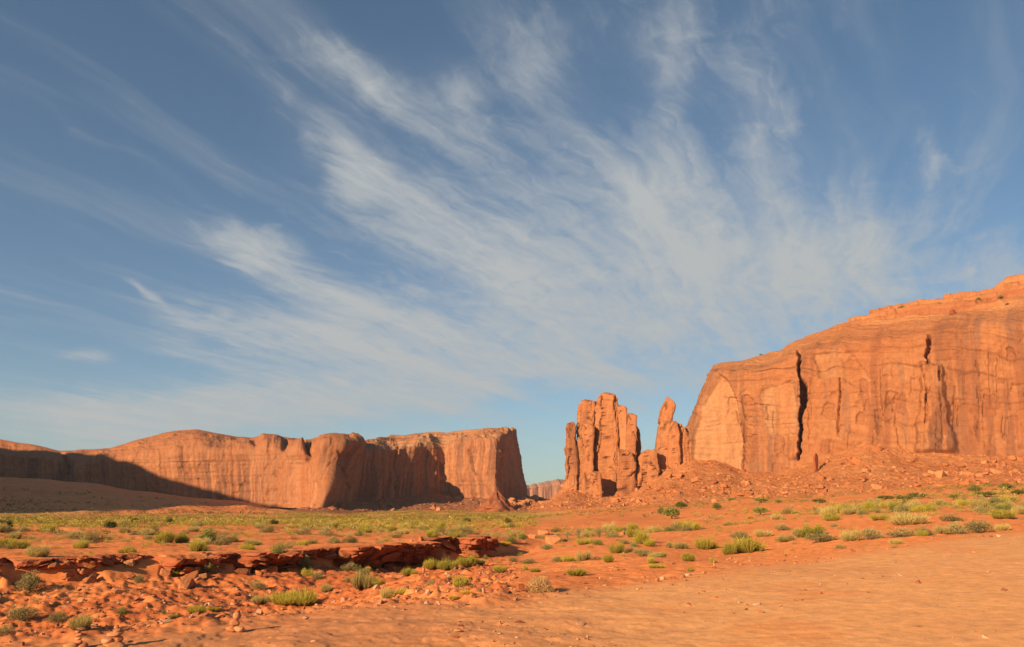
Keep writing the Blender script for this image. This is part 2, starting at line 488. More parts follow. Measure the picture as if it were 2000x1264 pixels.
def build_ground():
    fine = np.linspace(-.64, .64, 760)
    left = np.linspace(-math.pi, -.64, 46)[:-1]; right = np.linspace(.64, math.pi, 46)[1:-1]
    az = np.r_[left, fine, right]
    r = np.r_[.5, 2, 4, 6, np.exp(np.linspace(math.log(7.5), math.log(75), 470)), np.exp(np.linspace(math.log(75.6), math.log(640), 210)), 700, 800, 1000, 1400, 2000, 3000, 4100]
    A, R = np.meshgrid(az, r, indexing='ij')
    X, Y = R * np.sin(A), R * np.cos(A)
    Z = ground_z(X, Y)
    Z = np.where(R > 640, Z - (R - 640) * .0035, Z)
    C = ground_tint(X, Y)
    me = mesh_np('ground', np.stack([X, Y, Z], -1), grid_faces(len(az), len(r), wrap_u=True)[:, ::-1], True, C)
    return tag(link('ground', me, M_GROUND), 'red sandy desert ground with a dry wash and a tan dirt track', kind='structure')
build_ground()

def on_ground(px, py):
    """world point where the sight line through a photo pixel meets the ground"""
    a, dy, dz = (float(q) for q in ray(px, py))
    Y = np.exp(np.linspace(math.log(9.5), math.log(560), 1500))
    X = a / dy * Y; Zr = EYE + dz / dy * Y
    g = ground_z(X, Y)
    hit = np.nonzero(g >= Zr)[0]
    i = hit[0] if len(hit) else int(np.argmin(Zr - g))
    return Vector((X[i], Y[i], g[i]))

# ------------------------------------------------------------------ column-built rock masses
def col3(b, r, s):
    """a key column of a cliff: base, low, mid, rim, slope, skyline (photo x, photo y, distance)"""
    b, r, s = (np.array(q, float) for q in (b, r, s))
    return [b, b * .66 + r * .34, b * .30 + r * .70, r, r * .45 + s * .55, s]

def surface(keys, du, rows, smooth=2):
    """interpolate key columns across and rows upward; returns photo x, photo y, distance grids"""
    K = np.array(keys, float)                     # (nk, R, 3)
    step = np.abs(np.diff(K[:, :, 0], axis=0)).mean(1) + np.abs(np.diff(K[:, :, 2], axis=0)).mean(1) * .6
    t = np.r_[0, np.cumsum(step)]
    n = max(int(t[-1] / du), 8)
    tt = np.linspace(0, t[-1], n)
    Rn = K.shape[1]
    A = np.stack([np.stack([np.interp(tt, t, K[:, r, c]) for c in range(3)], -1) for r in range(Rn)], 1)
    if smooth:
        k = np.hanning(2 * int(smooth / (t[-1] / n)) + 3); k /= k.sum(); h = len(k) // 2
        pad = np.concatenate([np.repeat(A[:1], h, 0), A, np.repeat(A[-1:], h, 0)], 0)
        A = sum(k[i] * pad[i:i + n] for i in range(len(k)))
    out = []
    for i in range(Rn - 1):
        f = np.linspace(0, 1, rows[i], endpoint=(i == Rn - 2))
        out.append(A[:, i:i + 1] * (1 - f)[None, :, None] + A[:, i + 1:i + 2] * f[None, :, None])
    return np.concatenate(out, 1)

def close_back(P, depth, zb):
    """carry the skyline back and down so that the mass has a real far side"""
    top = P[:, -1]
    d = top[:, :2] / np.linalg.norm(top[:, :2], axis=1, keepdims=True)
    b1 = top.copy(); b1[:, :2] += d * depth * .5; b1[:, 2] -= 2
    b2 = top.copy(); b2[:, :2] += d * depth; b2[:, 2] = top[:, 2] * .6
    b3 = top.copy(); b3[:, :2] += d * depth * 1.1; b3[:, 2] = zb
    return np.concatenate([P, b1[:, None], b2[:, None], b3[:, None]], 1)

def poly_mask(px, py, poly, soft=3.0):
    poly = np.array(poly, float); n = len(poly); g = soft + 4
    near = (px > poly[:, 0].min() - g) & (px < poly[:, 0].max() + g) & (py > poly[:, 1].min() - g) & (py < poly[:, 1].max() + g)
    out = np.zeros(px.shape); px = px[near]; py = py[near]
    inside = np.zeros(px.shape, bool); dist = np.full(px.shape, 1e9)
    for i in range(n):
        x1, y1 = poly[i]; x2, y2 = poly[(i + 1) % n]
        cond = (y1 > py) != (y2 > py)
        xi = (x2 - x1) * (py - y1) / ((y2 - y1) if y2 != y1 else 1e-9) + x1
        inside ^= cond & (px < xi)
        ex, ey = x2 - x1, y2 - y1; L = ex * ex + ey * ey + 1e-9
        u = np.clip(((px - x1) * ex + (py - y1) * ey) / L, 0, 1)
        dist = np.minimum(dist, np.hypot(px - x1 - u * ex, py - y1 - u * ey))
    out[near] = sstep(np.where(inside, dist, -dist), -soft, soft)
    return out

def path_dist(px, py, pts):
    """signed sideways distance to a polyline that runs down the face, its width there, and whether in range"""
    pts = np.array(pts, float)
    y = pts[:, 1]
    xc = np.interp(py, y, pts[:, 0]); w = np.interp(py, y, pts[:, 2])
    rng = sstep(py, y[0] - 2, y[0] + 4) * (1 - sstep(py, y[-1] - 8, y[-1] + 1))
    return px - xc, w, rng

def smooth_rows(P, it):
    for _ in range(it):
        P[:, 1:-1] = P[:, 1:-1] * .5 + (P[:, :-2] + P[:, 2:]) * .25
    return P

# ---- right mesa
def build_right_mesa():
    K = [col3((1372, 932, 425), (1404, 730, 415), (1408, 722, 416)),
         [np.array(q, float) for q in ((1326, 932, 354), (1333, 848, 354), (1357, 803, 354), (1384, 722, 354), (1389, 716, 360), (1393, 712, 366))],
         [np.array(q, float) for q in ((1342, 932, 346), (1346, 850, 346), (1366, 800, 346), (1391, 720, 346), (1397, 714, 356), (1402, 709, 366))],
         col3((1400, 938, 338), (1406, 722, 340), (1414, 706, 367)),
         col3((1445, 942, 332), (1450, 719, 334), (1457, 700, 370)),
         col3((1500, 942, 326), (1502, 709, 328), (1508, 684, 372)),
         col3((1560, 938, 320), (1560, 694, 322), (1566, 660, 374)),
         col3((1572, 930, 319), (1574, 690, 322), (1578, 656, 374)),
         col3((1620, 910, 314), (1622, 680, 318), (1628, 636, 376)),
         col3((1700, 900, 305), (1702, 660, 310), (1706, 605, 378)),
         col3((1780, 895, 296), (1782, 645, 302), (1786, 586, 377)),
         col3((1850, 895, 290), (1850, 636, 296), (1855, 577, 374)),
         col3((1920, 897, 283), (1920, 627, 290), (1922, 566, 372)),
         col3((2000, 902, 276), (2000, 618, 283), (2000, 545, 368)),
         col3((2120, 905, 264), (2120, 608, 272), (2120, 522, 360)),
         col3((2420, 915, 236), (2420, 590, 246), (2420, 488, 345))]
    for k in K[1:]:
        k[5][2] = k[3][2] + 34; k[4][2] = k[3][2] + 15; k[4][1] = k[3][1] * .52 + k[5][1] * .48
    A = surface(K, 1.25, (34, 60, 60, 60, 70), 10)
    px, py, Y = A[..., 0], A[..., 1], A[..., 2]
    P = smooth_rows(pix(px, py, Y), 150)
    N = grid_normals(P)
    if (N[..., 1].mean() > 0): N = -N
    x, y, z = P[..., 0], P[..., 1], P[..., 2]
    al = x * .76 - y * .65                                   # metres along the face
    nr = A.shape[1]; v = np.broadcast_to(np.arange(nr) / nr, px.shape)
    cap = sstep(v, .60, .80)                                 # above the rim
    D = np.zeros_like(px)
    D += 2.6 * fbm(al * .035, z * .03, oct=4, seed=60) * (1 - .4 * cap)
    D += (1 - cap) * (.5 * fbm(al * .10, z * .022, oct=4, seed=61) + .14 * fbm(al * .5, z * .06, oct=4, seed=62))
    # exfoliation sheets: big plates a little proud of each other
    cv, cb = cells(al * .055 + .5 * fbm(al * .06, z * .06, seed=63), z * .032 + .4 * fbm(al * .05, z * .05, seed=64), 65)
    D += (1 - cap) * 1.0 * (cv - .5) * sstep(cb, 0, .10)
    cv2, cb2 = cells(al * .16 + .6 * fbm(al * .1, z * .1, seed=66), z * .09, 67)
    D += (1 - cap * .5) * .4 * (cv2 - .5) - .25 * (1 - sstep(cb2, 0, .03)) * (1 - cap) * (vnoise(al * .05, z * .05, seed=68) > .3)
    # flowing cross-bedding
    bed = z + 2.6 * fbm(al * .035, z * .05, oct=3, seed=69) + al * .10
    D += .34 * fbm(al * .03, bed * .8, oct=4, seed=70) + cap * .5 * fbm(al * .02, bed * .5, oct=3, seed=71)
    D += .16 * fbm(al * .8, z * .8, oct=4, seed=72)
    bl = bed * .16 + .35 * fbm(al * .05, z * .05, oct=3, seed=98); bf = bl - np.floor(bl)
    line = (1 - sstep(np.abs(bf - .5), .015, .06)) * sstep(fbm(al * .035, bed * .12, oct=3, seed=99), -.05, .25)
    bl2 = bed * .42 + .4 * fbm(al * .06, z * .06, oct=3, seed=101); bf2 = bl2 - np.floor(bl2)
    line = np.maximum(line, .7 * (1 - sstep(np.abs(bf2 - .5), .02, .10)) * sstep(fbm(al * .05, bed * .2, oct=3, seed=102), .08, .35))
    D -= .38 * line
    # the long dark crack and its smaller neighbours (real clefts)
    jag = 1.6 * fbm(py * .16, 3.0, oct=3, seed=73)
    jag_big = jag + 3.0 * (cells(py * .045, py * 0 + 2.0, 74)[0] - .5) + 1.6 * (cells(py * .13, py * 0 + 5.0, 76)[0] - .5)
    def cleft(pts, depth, lip=0.0):
        nonlocal D
        d, w, rg = path_dist(px + (jag_big if depth > 3 else jag), py, pts)
        D -= rg * depth * (1 - sstep(np.abs(d) / np.maximum(w, .1), .55, 1.15))
        D += lip * rg * (1 - sstep(-d, 0, 40)) * (d < 0)
    cleft([(1562, 688, 3), (1561, 715, 4.5), (1565, 735, 4), (1570, 752, 7), (1570, 780, 6.5), (1566, 805, 5), (1564, 840, 3.5), (1562, 870, 3), (1559, 900, 2.5)], 9.0, 2.4)
    cleft([(1812, 642, 3), (1815, 665, 5), (1808, 690, 3), (1812, 712, 2.5)], 5.0, .8)
    cleft([(1834, 712, 2.5), (1837, 730, 3), (1836, 748, 2)], 3.5)
    cleft([(1640, 735, 2), (1641, 770, 2.5), (1637, 800, 2), (1635, 845, 2)], 2.2)
    cleft([(1812, 760, 2), (1809, 790, 2.5), (1808, 830, 2)], 2.2)
    cleft([(1745, 800, 1.5), (1746, 830, 1.5)], 1.5)
    cleft([(1432, 800, 1.5), (1440, 830, 2)], 1.5)
    # smaller joints and hard-edged spall scars
    rg = np.random.default_rng(64)
    for _ in range(24):
        x0 = rg.uniform(1420, 2080); yt = np.interp(x0, [1400, 1560, 1800, 2080], [730, 700, 660, 640]) + rg.uniform(0, 150); h = rg.uniform(22, 120)
        ys = np.linspace(yt, yt + h, 6); xs = x0 + np.cumsum(rg.normal(0, .9, 6)) + rg.uniform(-6, 6) * np.linspace(0, 1, 6)
        wd = rg.uniform(.9, 1.9)
        cleft([(a_, b_, wd) for a_, b_ in zip(xs, ys)], rg.uniform(.4, 1.3), 0.0)
    wobx = 1.6 * fbm(py * .12, px * .05, oct=2, seed=330); woby = 1.6 * fbm(px * .12, py * .05, oct=2, seed=430)
    scar = np.zeros_like(px); scar2 = np.zeros_like(px)
    for k in range(60):
        x0 = rg.uniform(1400, 2080); y0 = np.interp(x0, [1400, 1560, 1800, 2080], [760, 730, 690, 660]) + rg.uniform(0, 190)
        w_, h_ = rg.uniform(7, 34), rg.uniform(10, 60); sk = rg.uniform(-.5, .5)
        po = [(x0 - w_ / 2, y0 + rg.uniform(-8, 8)), (x0 - w_ * .1, y0 - h_ * .25 * rg.random()), (x0 + w_ / 2, y0 + rg.uniform(-8, 8)), (x0 + w_ / 2 + sk * h_ * .3, y0 + h_), (x0 + sk * h_ * .3, y0 + h_ + rg.uniform(-6, 6)), (x0 - w_ / 2 + sk * h_ * .3, y0 + h_ * rg.uniform(.7, 1.1))]
        m_ = poly_mask(px + wobx * (1 if k % 2 else -1), py + woby, po, .9)
        D += m_ * rg.choice([-1, -1, -1, 1]) * rg.uniform(.3, 1.0)
        if rg.random() < .55: scar = np.maximum(scar, m_ * rg.uniform(.3, .9))
        else: scar2 = np.maximum(scar2, m_ * rg.uniform(.3, .8))
    # pillar standing in front of the face
    pil = poly_mask(px + 4 * fbm(py * .05, 1.0, seed=74), py, [(1800, 705), (1840, 712), (1848, 780), (1858, 830), (1872, 885), (1788, 885), (1792, 820), (1800, 760)], 5)
    D += pil * (2.6 + 1.3 * ridged(al * .22, z * .06, oct=3, seed=75) + .6 * fbm(al * .5, z * .4, oct=4, seed=76))
    # pale alcove at the corner: a fallen slab leaves a scooped face
    alc = poly_mask(px + 2 * fbm(py * .07, 2.0, seed=77), py, [(1402, 728), (1416, 738), (1432, 770), (1440, 810), (1446, 860), (1446, 930), (1352, 930), (1354, 850), (1368, 800), (1384, 760)], 2.5)
    D -= alc * 1.9
    alc2 = poly_mask(px + 2 * fbm(py * .09, 5.0, seed=78), py, [(1480, 760), (1545, 742), (1556, 790), (1556, 850), (1505, 852), (1488, 820)], 3)
    D -= alc2 * .6
    alc3 = poly_mask(px + 3 * fbm(py * .05, 7.0, seed=79), py, [(1590, 690), (1640, 672), (1665, 690), (1700, 740), (1680, 760), (1640, 735), (1600, 740)], 4)
    D -= alc3 * 1.2
    # ledgy strata on the upper right slope
    led = cap * sstep(px, 1600, 1740) * sstep(v + .05 * fbm(al * .03, 2.0, oct=2, seed=88), .80, .84)
    P = P + N * D[..., None]
    tz = P[..., 2] + 1.2 * fbm(al * .05, 0.0, oct=3, seed=80)
    st = 3.0; q = tz / st; fr = q - np.floor(q)
    P[..., 2] += led * st * (sstep(fr, .36, .60) - fr)
    P[..., 2] += led * .35 * fbm(x * .35, y * .35, z * .35, oct=4, seed=81) * 1.5
    P[..., 2] += .5 * sstep(v, .93, 1) * sstep(px, 1650, 1800) * (cells(al * .25, z * 0 + 3, 82)[0] - .3) * 2.2
    # ---- tint
    base = np.array([.325, .102, .035]); pale = np.array([.42, .178, .070]); var = np.array([.245, .076, .029]); light = np.array([.375, .130, .045]); grey = np.array([.24, .098, .048])
    n1 = fbm(al * .03, z * .03, oct=4, seed=90); n2 = fbm(al * .12, z * .02, oct=5, seed=91); n3 = fbm(al * .5, z * .03, oct=4, seed=92); nb = fbm(al * .02, bed * .6, oct=4, seed=93)
    C = lerp(np.broadcast_to(base, px.shape + (3,)), light, np.clip(.45 + .7 * n1 + .5 * nb, 0, 1))
    C = lerp(C, var, sstep(n2 + .45 * n3 + .35 * sstep(px, 1700, 1960) - .12, .02, .55) * .75 * (1 - cap) * (1 - alc))
    C = lerp(C, grey, sstep(n1 + .6 * n3 - .1, .15, .6) * .6 * (1 - cap) * (1 - alc))
    C = lerp(C, pale, np.clip(alc * (.80 + .4 * n3), 0, .95))
    C = lerp(C, pale, np.clip(alc2 * (.55 + .5 * n3), 0, .75))
    C = lerp(C, pale, np.clip(alc3 * (.35 + .4 * n2), 0, .6))
    C = C * (1 - .24 * line * (1 - alc * .6))[..., None]
    drip = sstep(vnoise(al * .35, z * .012, seed=103) + .5 * vnoise(al * 1.3, z * .02, seed=104), .30, .42) * sstep(fbm(al * .02, z * .03, oct=2, seed=105), -.1, .3)
    C = lerp(C, np.array([.21, .075, .033]), drip * .5 * (1 - cap) * (1 - alc))
    C = lerp(C, np.array([.37, .140, .052]), scar * .6 * (1 - cap)); C = lerp(C, np.array([.22, .066, .028]), scar2 * .55 * (1 - cap) * (1 - alc))
    stain = np.clip(sstep(vnoise(al * .9, z * .02, seed=94) + .4 * vnoise(al * 2.6, z * .03, seed=95), .25, .7), 0, 1)
    C = lerp(C, np.array([.15, .062, .034]), stain * .34 * (1 - cap) * (1 - alc) * sstep(px, 1680, 1960))
    C = lerp(C, np.array([.15, .058, .03]), pil * sstep(fbm(al * .7, z * .05, oct=3, seed=96), -.05, .4) * sstep(py, 760, 850) * .65)
    C = lerp(C, np.array([.45, .168, .056]), cap * np.clip(.65 + .6 * nb, 0, 1) * .85)
    C = lerp(C, np.array([.33, .098, .034]), led * np.clip(.5 + .8 * fbm(al * .05, tz * 1.2, oct=3, seed=97), 0, 1))
    P2 = close_back(P, 160, -5); C2 = np.concatenate([C] + [C[:, -1:]] * 3, 1)
    me = mesh_np('mesa', P2, grid_faces(*P2.shape[:2])[:, ::-1], True, C2)
    o = link('mesa', me, M_ROCK)
    tag(o, 'tall orange sandstone mesa with a long dark crack rising out of the right edge', 'mesa', kind='structure')
    return P
P_RMESA = build_right_mesa()

# ---- left mesa
def build_left_mesa():
    K = [col3((-420, 950, 660), (-420, 880, 660), (-420, 838, 700)),
         col3((-260, 950, 645), (-260, 880, 645), (-260, 842, 690)),
         col3((-100, 952, 628), (-100, 874, 630), (-100, 848, 670)),
         col3((0, 955, 612), (0, 884, 614), (0, 858, 650)),
         col3((60, 957, 602), (60, 890, 604), (60, 867, 640)),
         col3((118, 960, 592), (118, 900, 594), (118, 880, 630)),
         col3((180, 962, 585), (180, 900, 587), (180, 879, 625)),
         col3((215, 966, 578), (215, 898, 580), (215, 877, 620)),
         col3((270, 972, 566), (270, 890, 568), (270, 859, 612)),
         col3((340, 978, 550), (340, 884, 553), (340, 842, 606)),
         col3((385, 983, 541), (385, 882, 545), (385, 838, 602)),
         col3((440, 988, 531), (440, 882, 535), (440, 850, 595)),
         col3((490, 990, 522), (490, 880, 526), (490, 856, 590)),
         col3((520, 992, 516), (520, 878, 521), (520, 849, 585)),
         col3((560, 992, 508), (560, 880, 513), (560, 855, 580)),
         col3((595, 993, 494), (598, 882, 502), (602, 858, 572)),
         col3((618, 994, 470), (640, 874, 488), (640, 848, 560)),
         col3((628, 994, 466), (672, 868, 490), (668, 848, 556)),
         col3((640, 994, 486), (694, 866, 510), (690, 850, 560)),
         col3((700, 994, 520), (712, 868, 532), (706, 861, 585)),
         col3((770, 994, 552), (775, 870, 560), (765, 850, 640)),
         col3((830, 994, 578), (835, 870, 583), (830, 846, 655)),
         col3((866, 994, 592), (868, 868, 594), (865, 845, 655)),
         col3((910, 992, 572), (912, 862, 577), (908, 840, 655)),
         col3((966, 990, 548), (970, 850, 552), (955, 835, 645)),
         col3((974, 990, 556), (982, 848, 560), (975, 835, 645)),
         col3((1031, 990, 622), (1003, 841, 622), (1002, 837, 650)),
         col3((1024, 990, 720), (1000, 842, 700), (999, 839, 701))]
    A = surface(K, 1.15, (26, 26, 26, 36, 40), 7)
    px, py, Y = A[..., 0], A[..., 1], A[..., 2]
    P = smooth_rows(pix(px, py, Y), 40)
    N = grid_normals(P)
    if (N[..., 1].mean() > 0): N = -N
    x, y, z = P[..., 0], P[..., 1], P[..., 2]
    nr = A.shape[1]; v = np.broadcast_to(np.arange(nr) / nr, px.shape)
    cap = sstep(v, .46, .58)
    al = np.cumsum(np.r_[np.zeros((1, nr)), np.linalg.norm(np.diff(P[..., :2], axis=0), axis=-1)], 0)
    al = np.broadcast_to(al[:, :1], al.shape)
    D = 3.4 * fbm(al * .03, z * .035, oct=5, seed=160)
    D += (1 - cap) * (1.1 * fbm(al * .09, z * .012, oct=4, seed=161) + .4 * fbm(al * .45, z * .02, oct=3, seed=162))
    knob = sstep(px, 380, 480) * (1 - sstep(px, 700, 730))
    D += cap * knob * 5.0 * (ridged(al * .035, z * .03, oct=3, seed=163) - .5)
    cv, cb = cells(al * .06, z * .03 + .4 * fbm(al * .05, z * .05, seed=164), 165)
    D += (1 - cap) * 1.6 * (cv - .5) + (1 - cap) * 1.0 * (cells(al * .16, z * .10, 169)[0] - .5)
    D += .3 * fbm(al * .02, z * .7, oct=3, seed=166) + cap * .6 * fbm(al * .03, z * .6, oct=3, seed=167)
    D += .12 * fbm(al * .9, z * .9, oct=3, seed=168)
    for bx, by, rx, ry, am in ((650, 868, 44, 22, 6), (525, 868, 30, 18, 4.5), (385, 860, 60, 18, 4), (585, 874, 20, 16, 4), (470, 873, 24, 14, 3.5), (603, 874, 7, 18, -5), (556, 870, 7, 15, -3.5), (500, 868, 6, 12, -2.5), (690, 862, 14, 10, 3), (820, 862, 30, 8, 3), (300, 872, 50, 14, 3), (640, 930, 16, 40, 4), (735, 930, 10, 60, 3.5), (800, 930, 9, 60, -3)):
        D += am * np.exp(-((px - bx) / rx) ** 2 - ((py - by) / ry) ** 2) * (1 - .9 * sstep(v, .66, .86))
    D += (1 - cap) * 2.2 * (ridged(al * .03, z * .008, oct=3, seed=175) - .5)
    def cleft(pts, depth):
        nonlocal D
        d, w, rg = path_dist(px + 1.5 * fbm(py * .09, 3.0, oct=3, seed=173), py, pts)
        D -= rg * depth * (1 - sstep(np.abs(d) / np.maximum(w, .1), .5, 1.2))
    cleft([(918, 880, 2), (926, 905, 2.4), (934, 935, 2)], 4)
    cleft([(592, 855, 4), (600, 885, 4), (598, 905, 3)], 4)
    cleft([(778, 875, 2), (778, 960, 2)], 2.5)
    cleft([(865, 905, 2), (866, 950, 2)], 2.5)
    cleft([(660, 885, 2), (680, 960, 2)], 2.0)
    cleft([(120, 885, 5), (135, 905, 5), (135, 930, 4)], 5)
    D *= 1 - .8 * sstep(v, .84, .98)
    P = P + N * D[..., None]
    # stepped ledges on the smooth tops
    tz = P[..., 2] + 1.5 * fbm(al * .02, 0.0, oct=3, seed=180); st = 3.2; q = tz / st; fr = q - np.floor(q)
    P[..., 2] += cap * sstep(px, 690, 760) * st * (sstep(fr, .25, .7) - fr) * .7
    P[..., 2] += sstep(v, .85, 1) * .5 * fbm(al * .04, 1.0, oct=4, seed=181)
    base = np.array([.33, .108, .040]); light = np.array([.42, .160, .064]); dark = np.array([.175, .062, .030]); top = np.array([.33, .108, .038])
    s1 = fbm(al * .22, z * .008, oct=4, seed=190); s2 = fbm(al * .9, z * .012, oct=3, seed=191); n1 = fbm(al * .03, z * .04, oct=4, seed=192)
    C = lerp(np.broadcast_to(base, px.shape + (3,)), light, np.clip(.35 + .8 * s2 + .3 * n1, 0, 1) * (1 - cap))
    C = lerp(C, dark, sstep(s1 + .8 * s2 + .3 * n1, .08, .42) * .85 * (1 - cap) * np.clip(.8 + .9 * fbm(al * .018, z * .02, oct=2, seed=196), .2, 1))
    C = lerp(C, top, cap * .85)
    C = lerp(C, np.array([.40, .18, .075]), cap * sstep(px, 690, 760) * np.clip(.5 + .8 * fbm(al * .02, z * .5, oct=3, seed=193), 0, 1) * .8)
    P2 = close_back(P, 140, -10); C2 = np.concatenate([C] + [C[:, -1:]] * 3, 1)
    me = mesh_np('mesa', P2, grid_faces(*P2.shape[:2])[:, ::-1], True, C2)
    tag(link('mesa', me, M_ROCK), 'long low mesa with striped cliffs and a blunt shaded end, left of the spires', 'mesa', kind='structure')
build_left_mesa()

# ---- far mesa seen through the gap
def build_far_mesa():
    K = [col3((p, 1000, 1650 + (p - 1060) * .6), (p, ry, 1655 + (p - 1060) * .6), (p, sy, 1750)) for p, ry, sy in
         ((860, 962, 957), (960, 958, 953), (1030, 954, 947), (1060, 950, 942), (1090, 946, 939), (1130, 945, 937), (1180, 948, 940), (1260, 952, 946), (1400, 958, 950))]
    A = surface(K, .8, (14, 14, 14, 8, 6), 6)
    P = pix(A[..., 0], A[..., 1], A[..., 2]); N = grid_normals(P)
    if N[..., 1].mean() > 0: N = -N
    x, z = P[..., 0], P[..., 2]
    D = 5 * fbm(x * .03, z * .006, oct=4, seed=200) + 2.0 * fbm(x * .12, z * .01, oct=3, seed=201)
    P = P + N * D[..., None]
    C = lerp(np.broadcast_to(np.array([.47, .195, .095]), x.shape + (3,)), np.array([.33, .135, .075]), np.clip(.4 + .9 * fbm(x * .10, z * .006, oct=4, seed=202), 0, 1))
    P2 = close_back(P, 300, -40); C2 = np.concatenate([C] + [C[:, -1:]] * 3, 1)
    tag(link('mesa', mesh_np('mesa', P2, grid_faces(*P2.shape[:2])[:, ::-1], True, C2), M_ROCK), 'small pale distant mesa showing in the gap between the left mesa and the spires', 'mesa', kind='structure')
build_far_mesa()

# ---- the mesa outside the frame on the left, whose shadow falls over the left cliffs
def build_side_mesa():
    edge = [(560, 993, 508), (500, 978, 520), (450, 967, 529), (400, 953, 538), (340, 934, 550), (300, 919, 559), (250, 899, 570), (200, 882, 582), (100, 860, 598)]
    h = np.array([SUN[0], SUN[1]]) / math.cos(SUN_EL)
    tail = []
    for e in edge:                                            # where sight lines from the shadow's edge to the sun pass, 300 m out
        p = pix(*e); tail.append((p[0] + 300 * h[0], p[1] + 300 * h[1], p[2] + 300 * math.tan(SUN_EL)))
    x0, y0, z0 = tail[0]
    ridge = np.array([(x0 + 4, 30, 40), (x0 + 3, 58, 84), (x0 + 2, 120, 96), (x0 + 1, 190, 96), (x0 + 1, y0 - 30, 98)] + tail + [(-700, 420, 160)], float)
    L = np.r_[0, np.cumsum(np.linalg.norm(np.diff(ridge[:, :2], axis=0), axis=1))]
    t = np.linspace(0, L[-1], 260)
    R = np.stack([np.interp(t, L, ridge[:, k]) for k in range(3)], 1)
    R[:, 2] += 1.2 * fbm(t * .05, 0, oct=4, seed=210)
    tang = np.gradient(R[:, :2], axis=0); tang /= np.linalg.norm(tang, axis=1, keepdims=True)
    nrm = np.stack([tang[:, 1], -tang[:, 0]], 1)              # towards the valley
    prof = [(38, None, -8), (14, .28, 0), (6, .6, 0), (1, .97, 0), (-3, 1, 0), (-60, 1.0, 0), (-110, .7, 0), (-140, None, -8)]
    rows = []
    for off, f, zz in prof:
        row = R.copy(); row[:, :2] += nrm * off
        row[:, 2] = zz if f is None else R[:, 2] * f
        rows.append(row)
    P = np.stack(rows, 1)
    P[..., :2] += (nrm * (2.5 * fbm(t * .06, 1.0, oct=4, seed=211))[:, None])[:, None]
    C = np.broadcast_to(np.array([.32, .115, .04]), P.shape)
    tag(link('mesa', mesh_np('mesa', P, grid_faces(*P.shape[:2]), True, C), M_ROCK), 'mesa standing beyond the left edge of the view', 'mesa', kind='structure')
build_side_mesa()

# ---- talus slopes
def build_talus(keys, seed, label, tint, tint2, rough):
    K = []
    for (fx, fy, fY, tx, ty, tY) in keys:
        f = np.array((fx, fy, fY), float); t = np.array((tx, ty, tY), float)
        low = np.array((fx, fy + 7, fY - 10.0))
        mid = f * .5 + t * .5; mid[1] += (f[1] - t[1]) * .05
        K.append([low, f, mid, t])
    A = surface(K, 1.1, (10, 70, 70), 8)
    px, py, Y = A[..., 0], A[..., 1], A[..., 2]
    P = pix(px, py, Y)
    x, y, z = P[..., 0], P[..., 1], P[..., 2]
    cv, cb = cells(x * .30, y * .22, seed)
    v = np.broadcast_to(np.linspace(0, 1, A.shape[1]), px.shape)
    P[..., 2] += rough * sstep(v, .05, .3) * (.9 * (cv - .4) * sstep(cb, 0, .15) + 1.4 * fbm(x * .05, y * .05, oct=4, seed=seed + 1) + .6 * fbm(x * .4, y * .4, oct=4, seed=seed + 2))
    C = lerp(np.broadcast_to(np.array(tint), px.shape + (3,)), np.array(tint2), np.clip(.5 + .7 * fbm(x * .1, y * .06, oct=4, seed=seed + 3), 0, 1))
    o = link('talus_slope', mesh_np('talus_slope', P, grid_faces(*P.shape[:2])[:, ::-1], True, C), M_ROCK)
    tag(o, label, 'slope', kind='structure')
    return P, px, py
RT = [(1030, 998, 325, 1086, 972, 392), (1062, 998, 318, 1100, 948, 380), (1090, 998, 310, 1112, 938, 374), (1140, 997, 300, 1150, 954, 368), (1220, 995, 285, 1222, 956, 366),
      (1262, 993, 277, 1262, 930, 362), (1300, 990, 270, 1302, 911, 352), (1350, 987, 264, 1350, 898, 347), (1400, 985, 258, 1400, 898, 342), (1450, 982, 254, 1450, 917, 336), (1520, 979, 250, 1520, 915, 329),
      (1570, 976, 246, 1570, 898, 323), (1640, 973, 242, 1640, 872, 317), (1690, 971, 238, 1690, 860, 310), (1740, 969, 235, 1740, 866, 305), (1780, 967, 232, 1780, 876, 300), (1850, 964, 226, 1850, 882, 294),
      (2000, 953, 212, 2000, 890, 280), (2200, 942, 195, 2200, 895, 262), (2450, 930, 180, 2450, 900, 240)]
TAL_R, TRX, TRY = build_talus(RT, 300, 'orange rubble slope at the foot of the right mesa and the spires', (.41, .125, .038), (.48, .16, .05), .5)
LT = [(560, 997, 455, 600, 990, 505), (640, 997, 455, 640, 988, 495), (700, 999, 470, 705, 981, 530), (740, 1000, 490, 750, 970, 556), (850, 1001, 505, 855, 964, 592), (905, 1001, 505, 910, 967, 582), (955, 999, 500, 962, 972, 562),
      (1000, 997, 498, 1000, 977, 590), (1040, 995, 495, 1040, 974, 640), (1062, 994, 490, 1066, 982, 640), (1085, 993, 490, 1090, 990, 600)]
TAL_L, TLX, TLY = build_talus(LT, 340, 'dark rubble slope under the shaded cliff of the left mesa', (.25, .088, .038), (.30, .098, .036), .9)

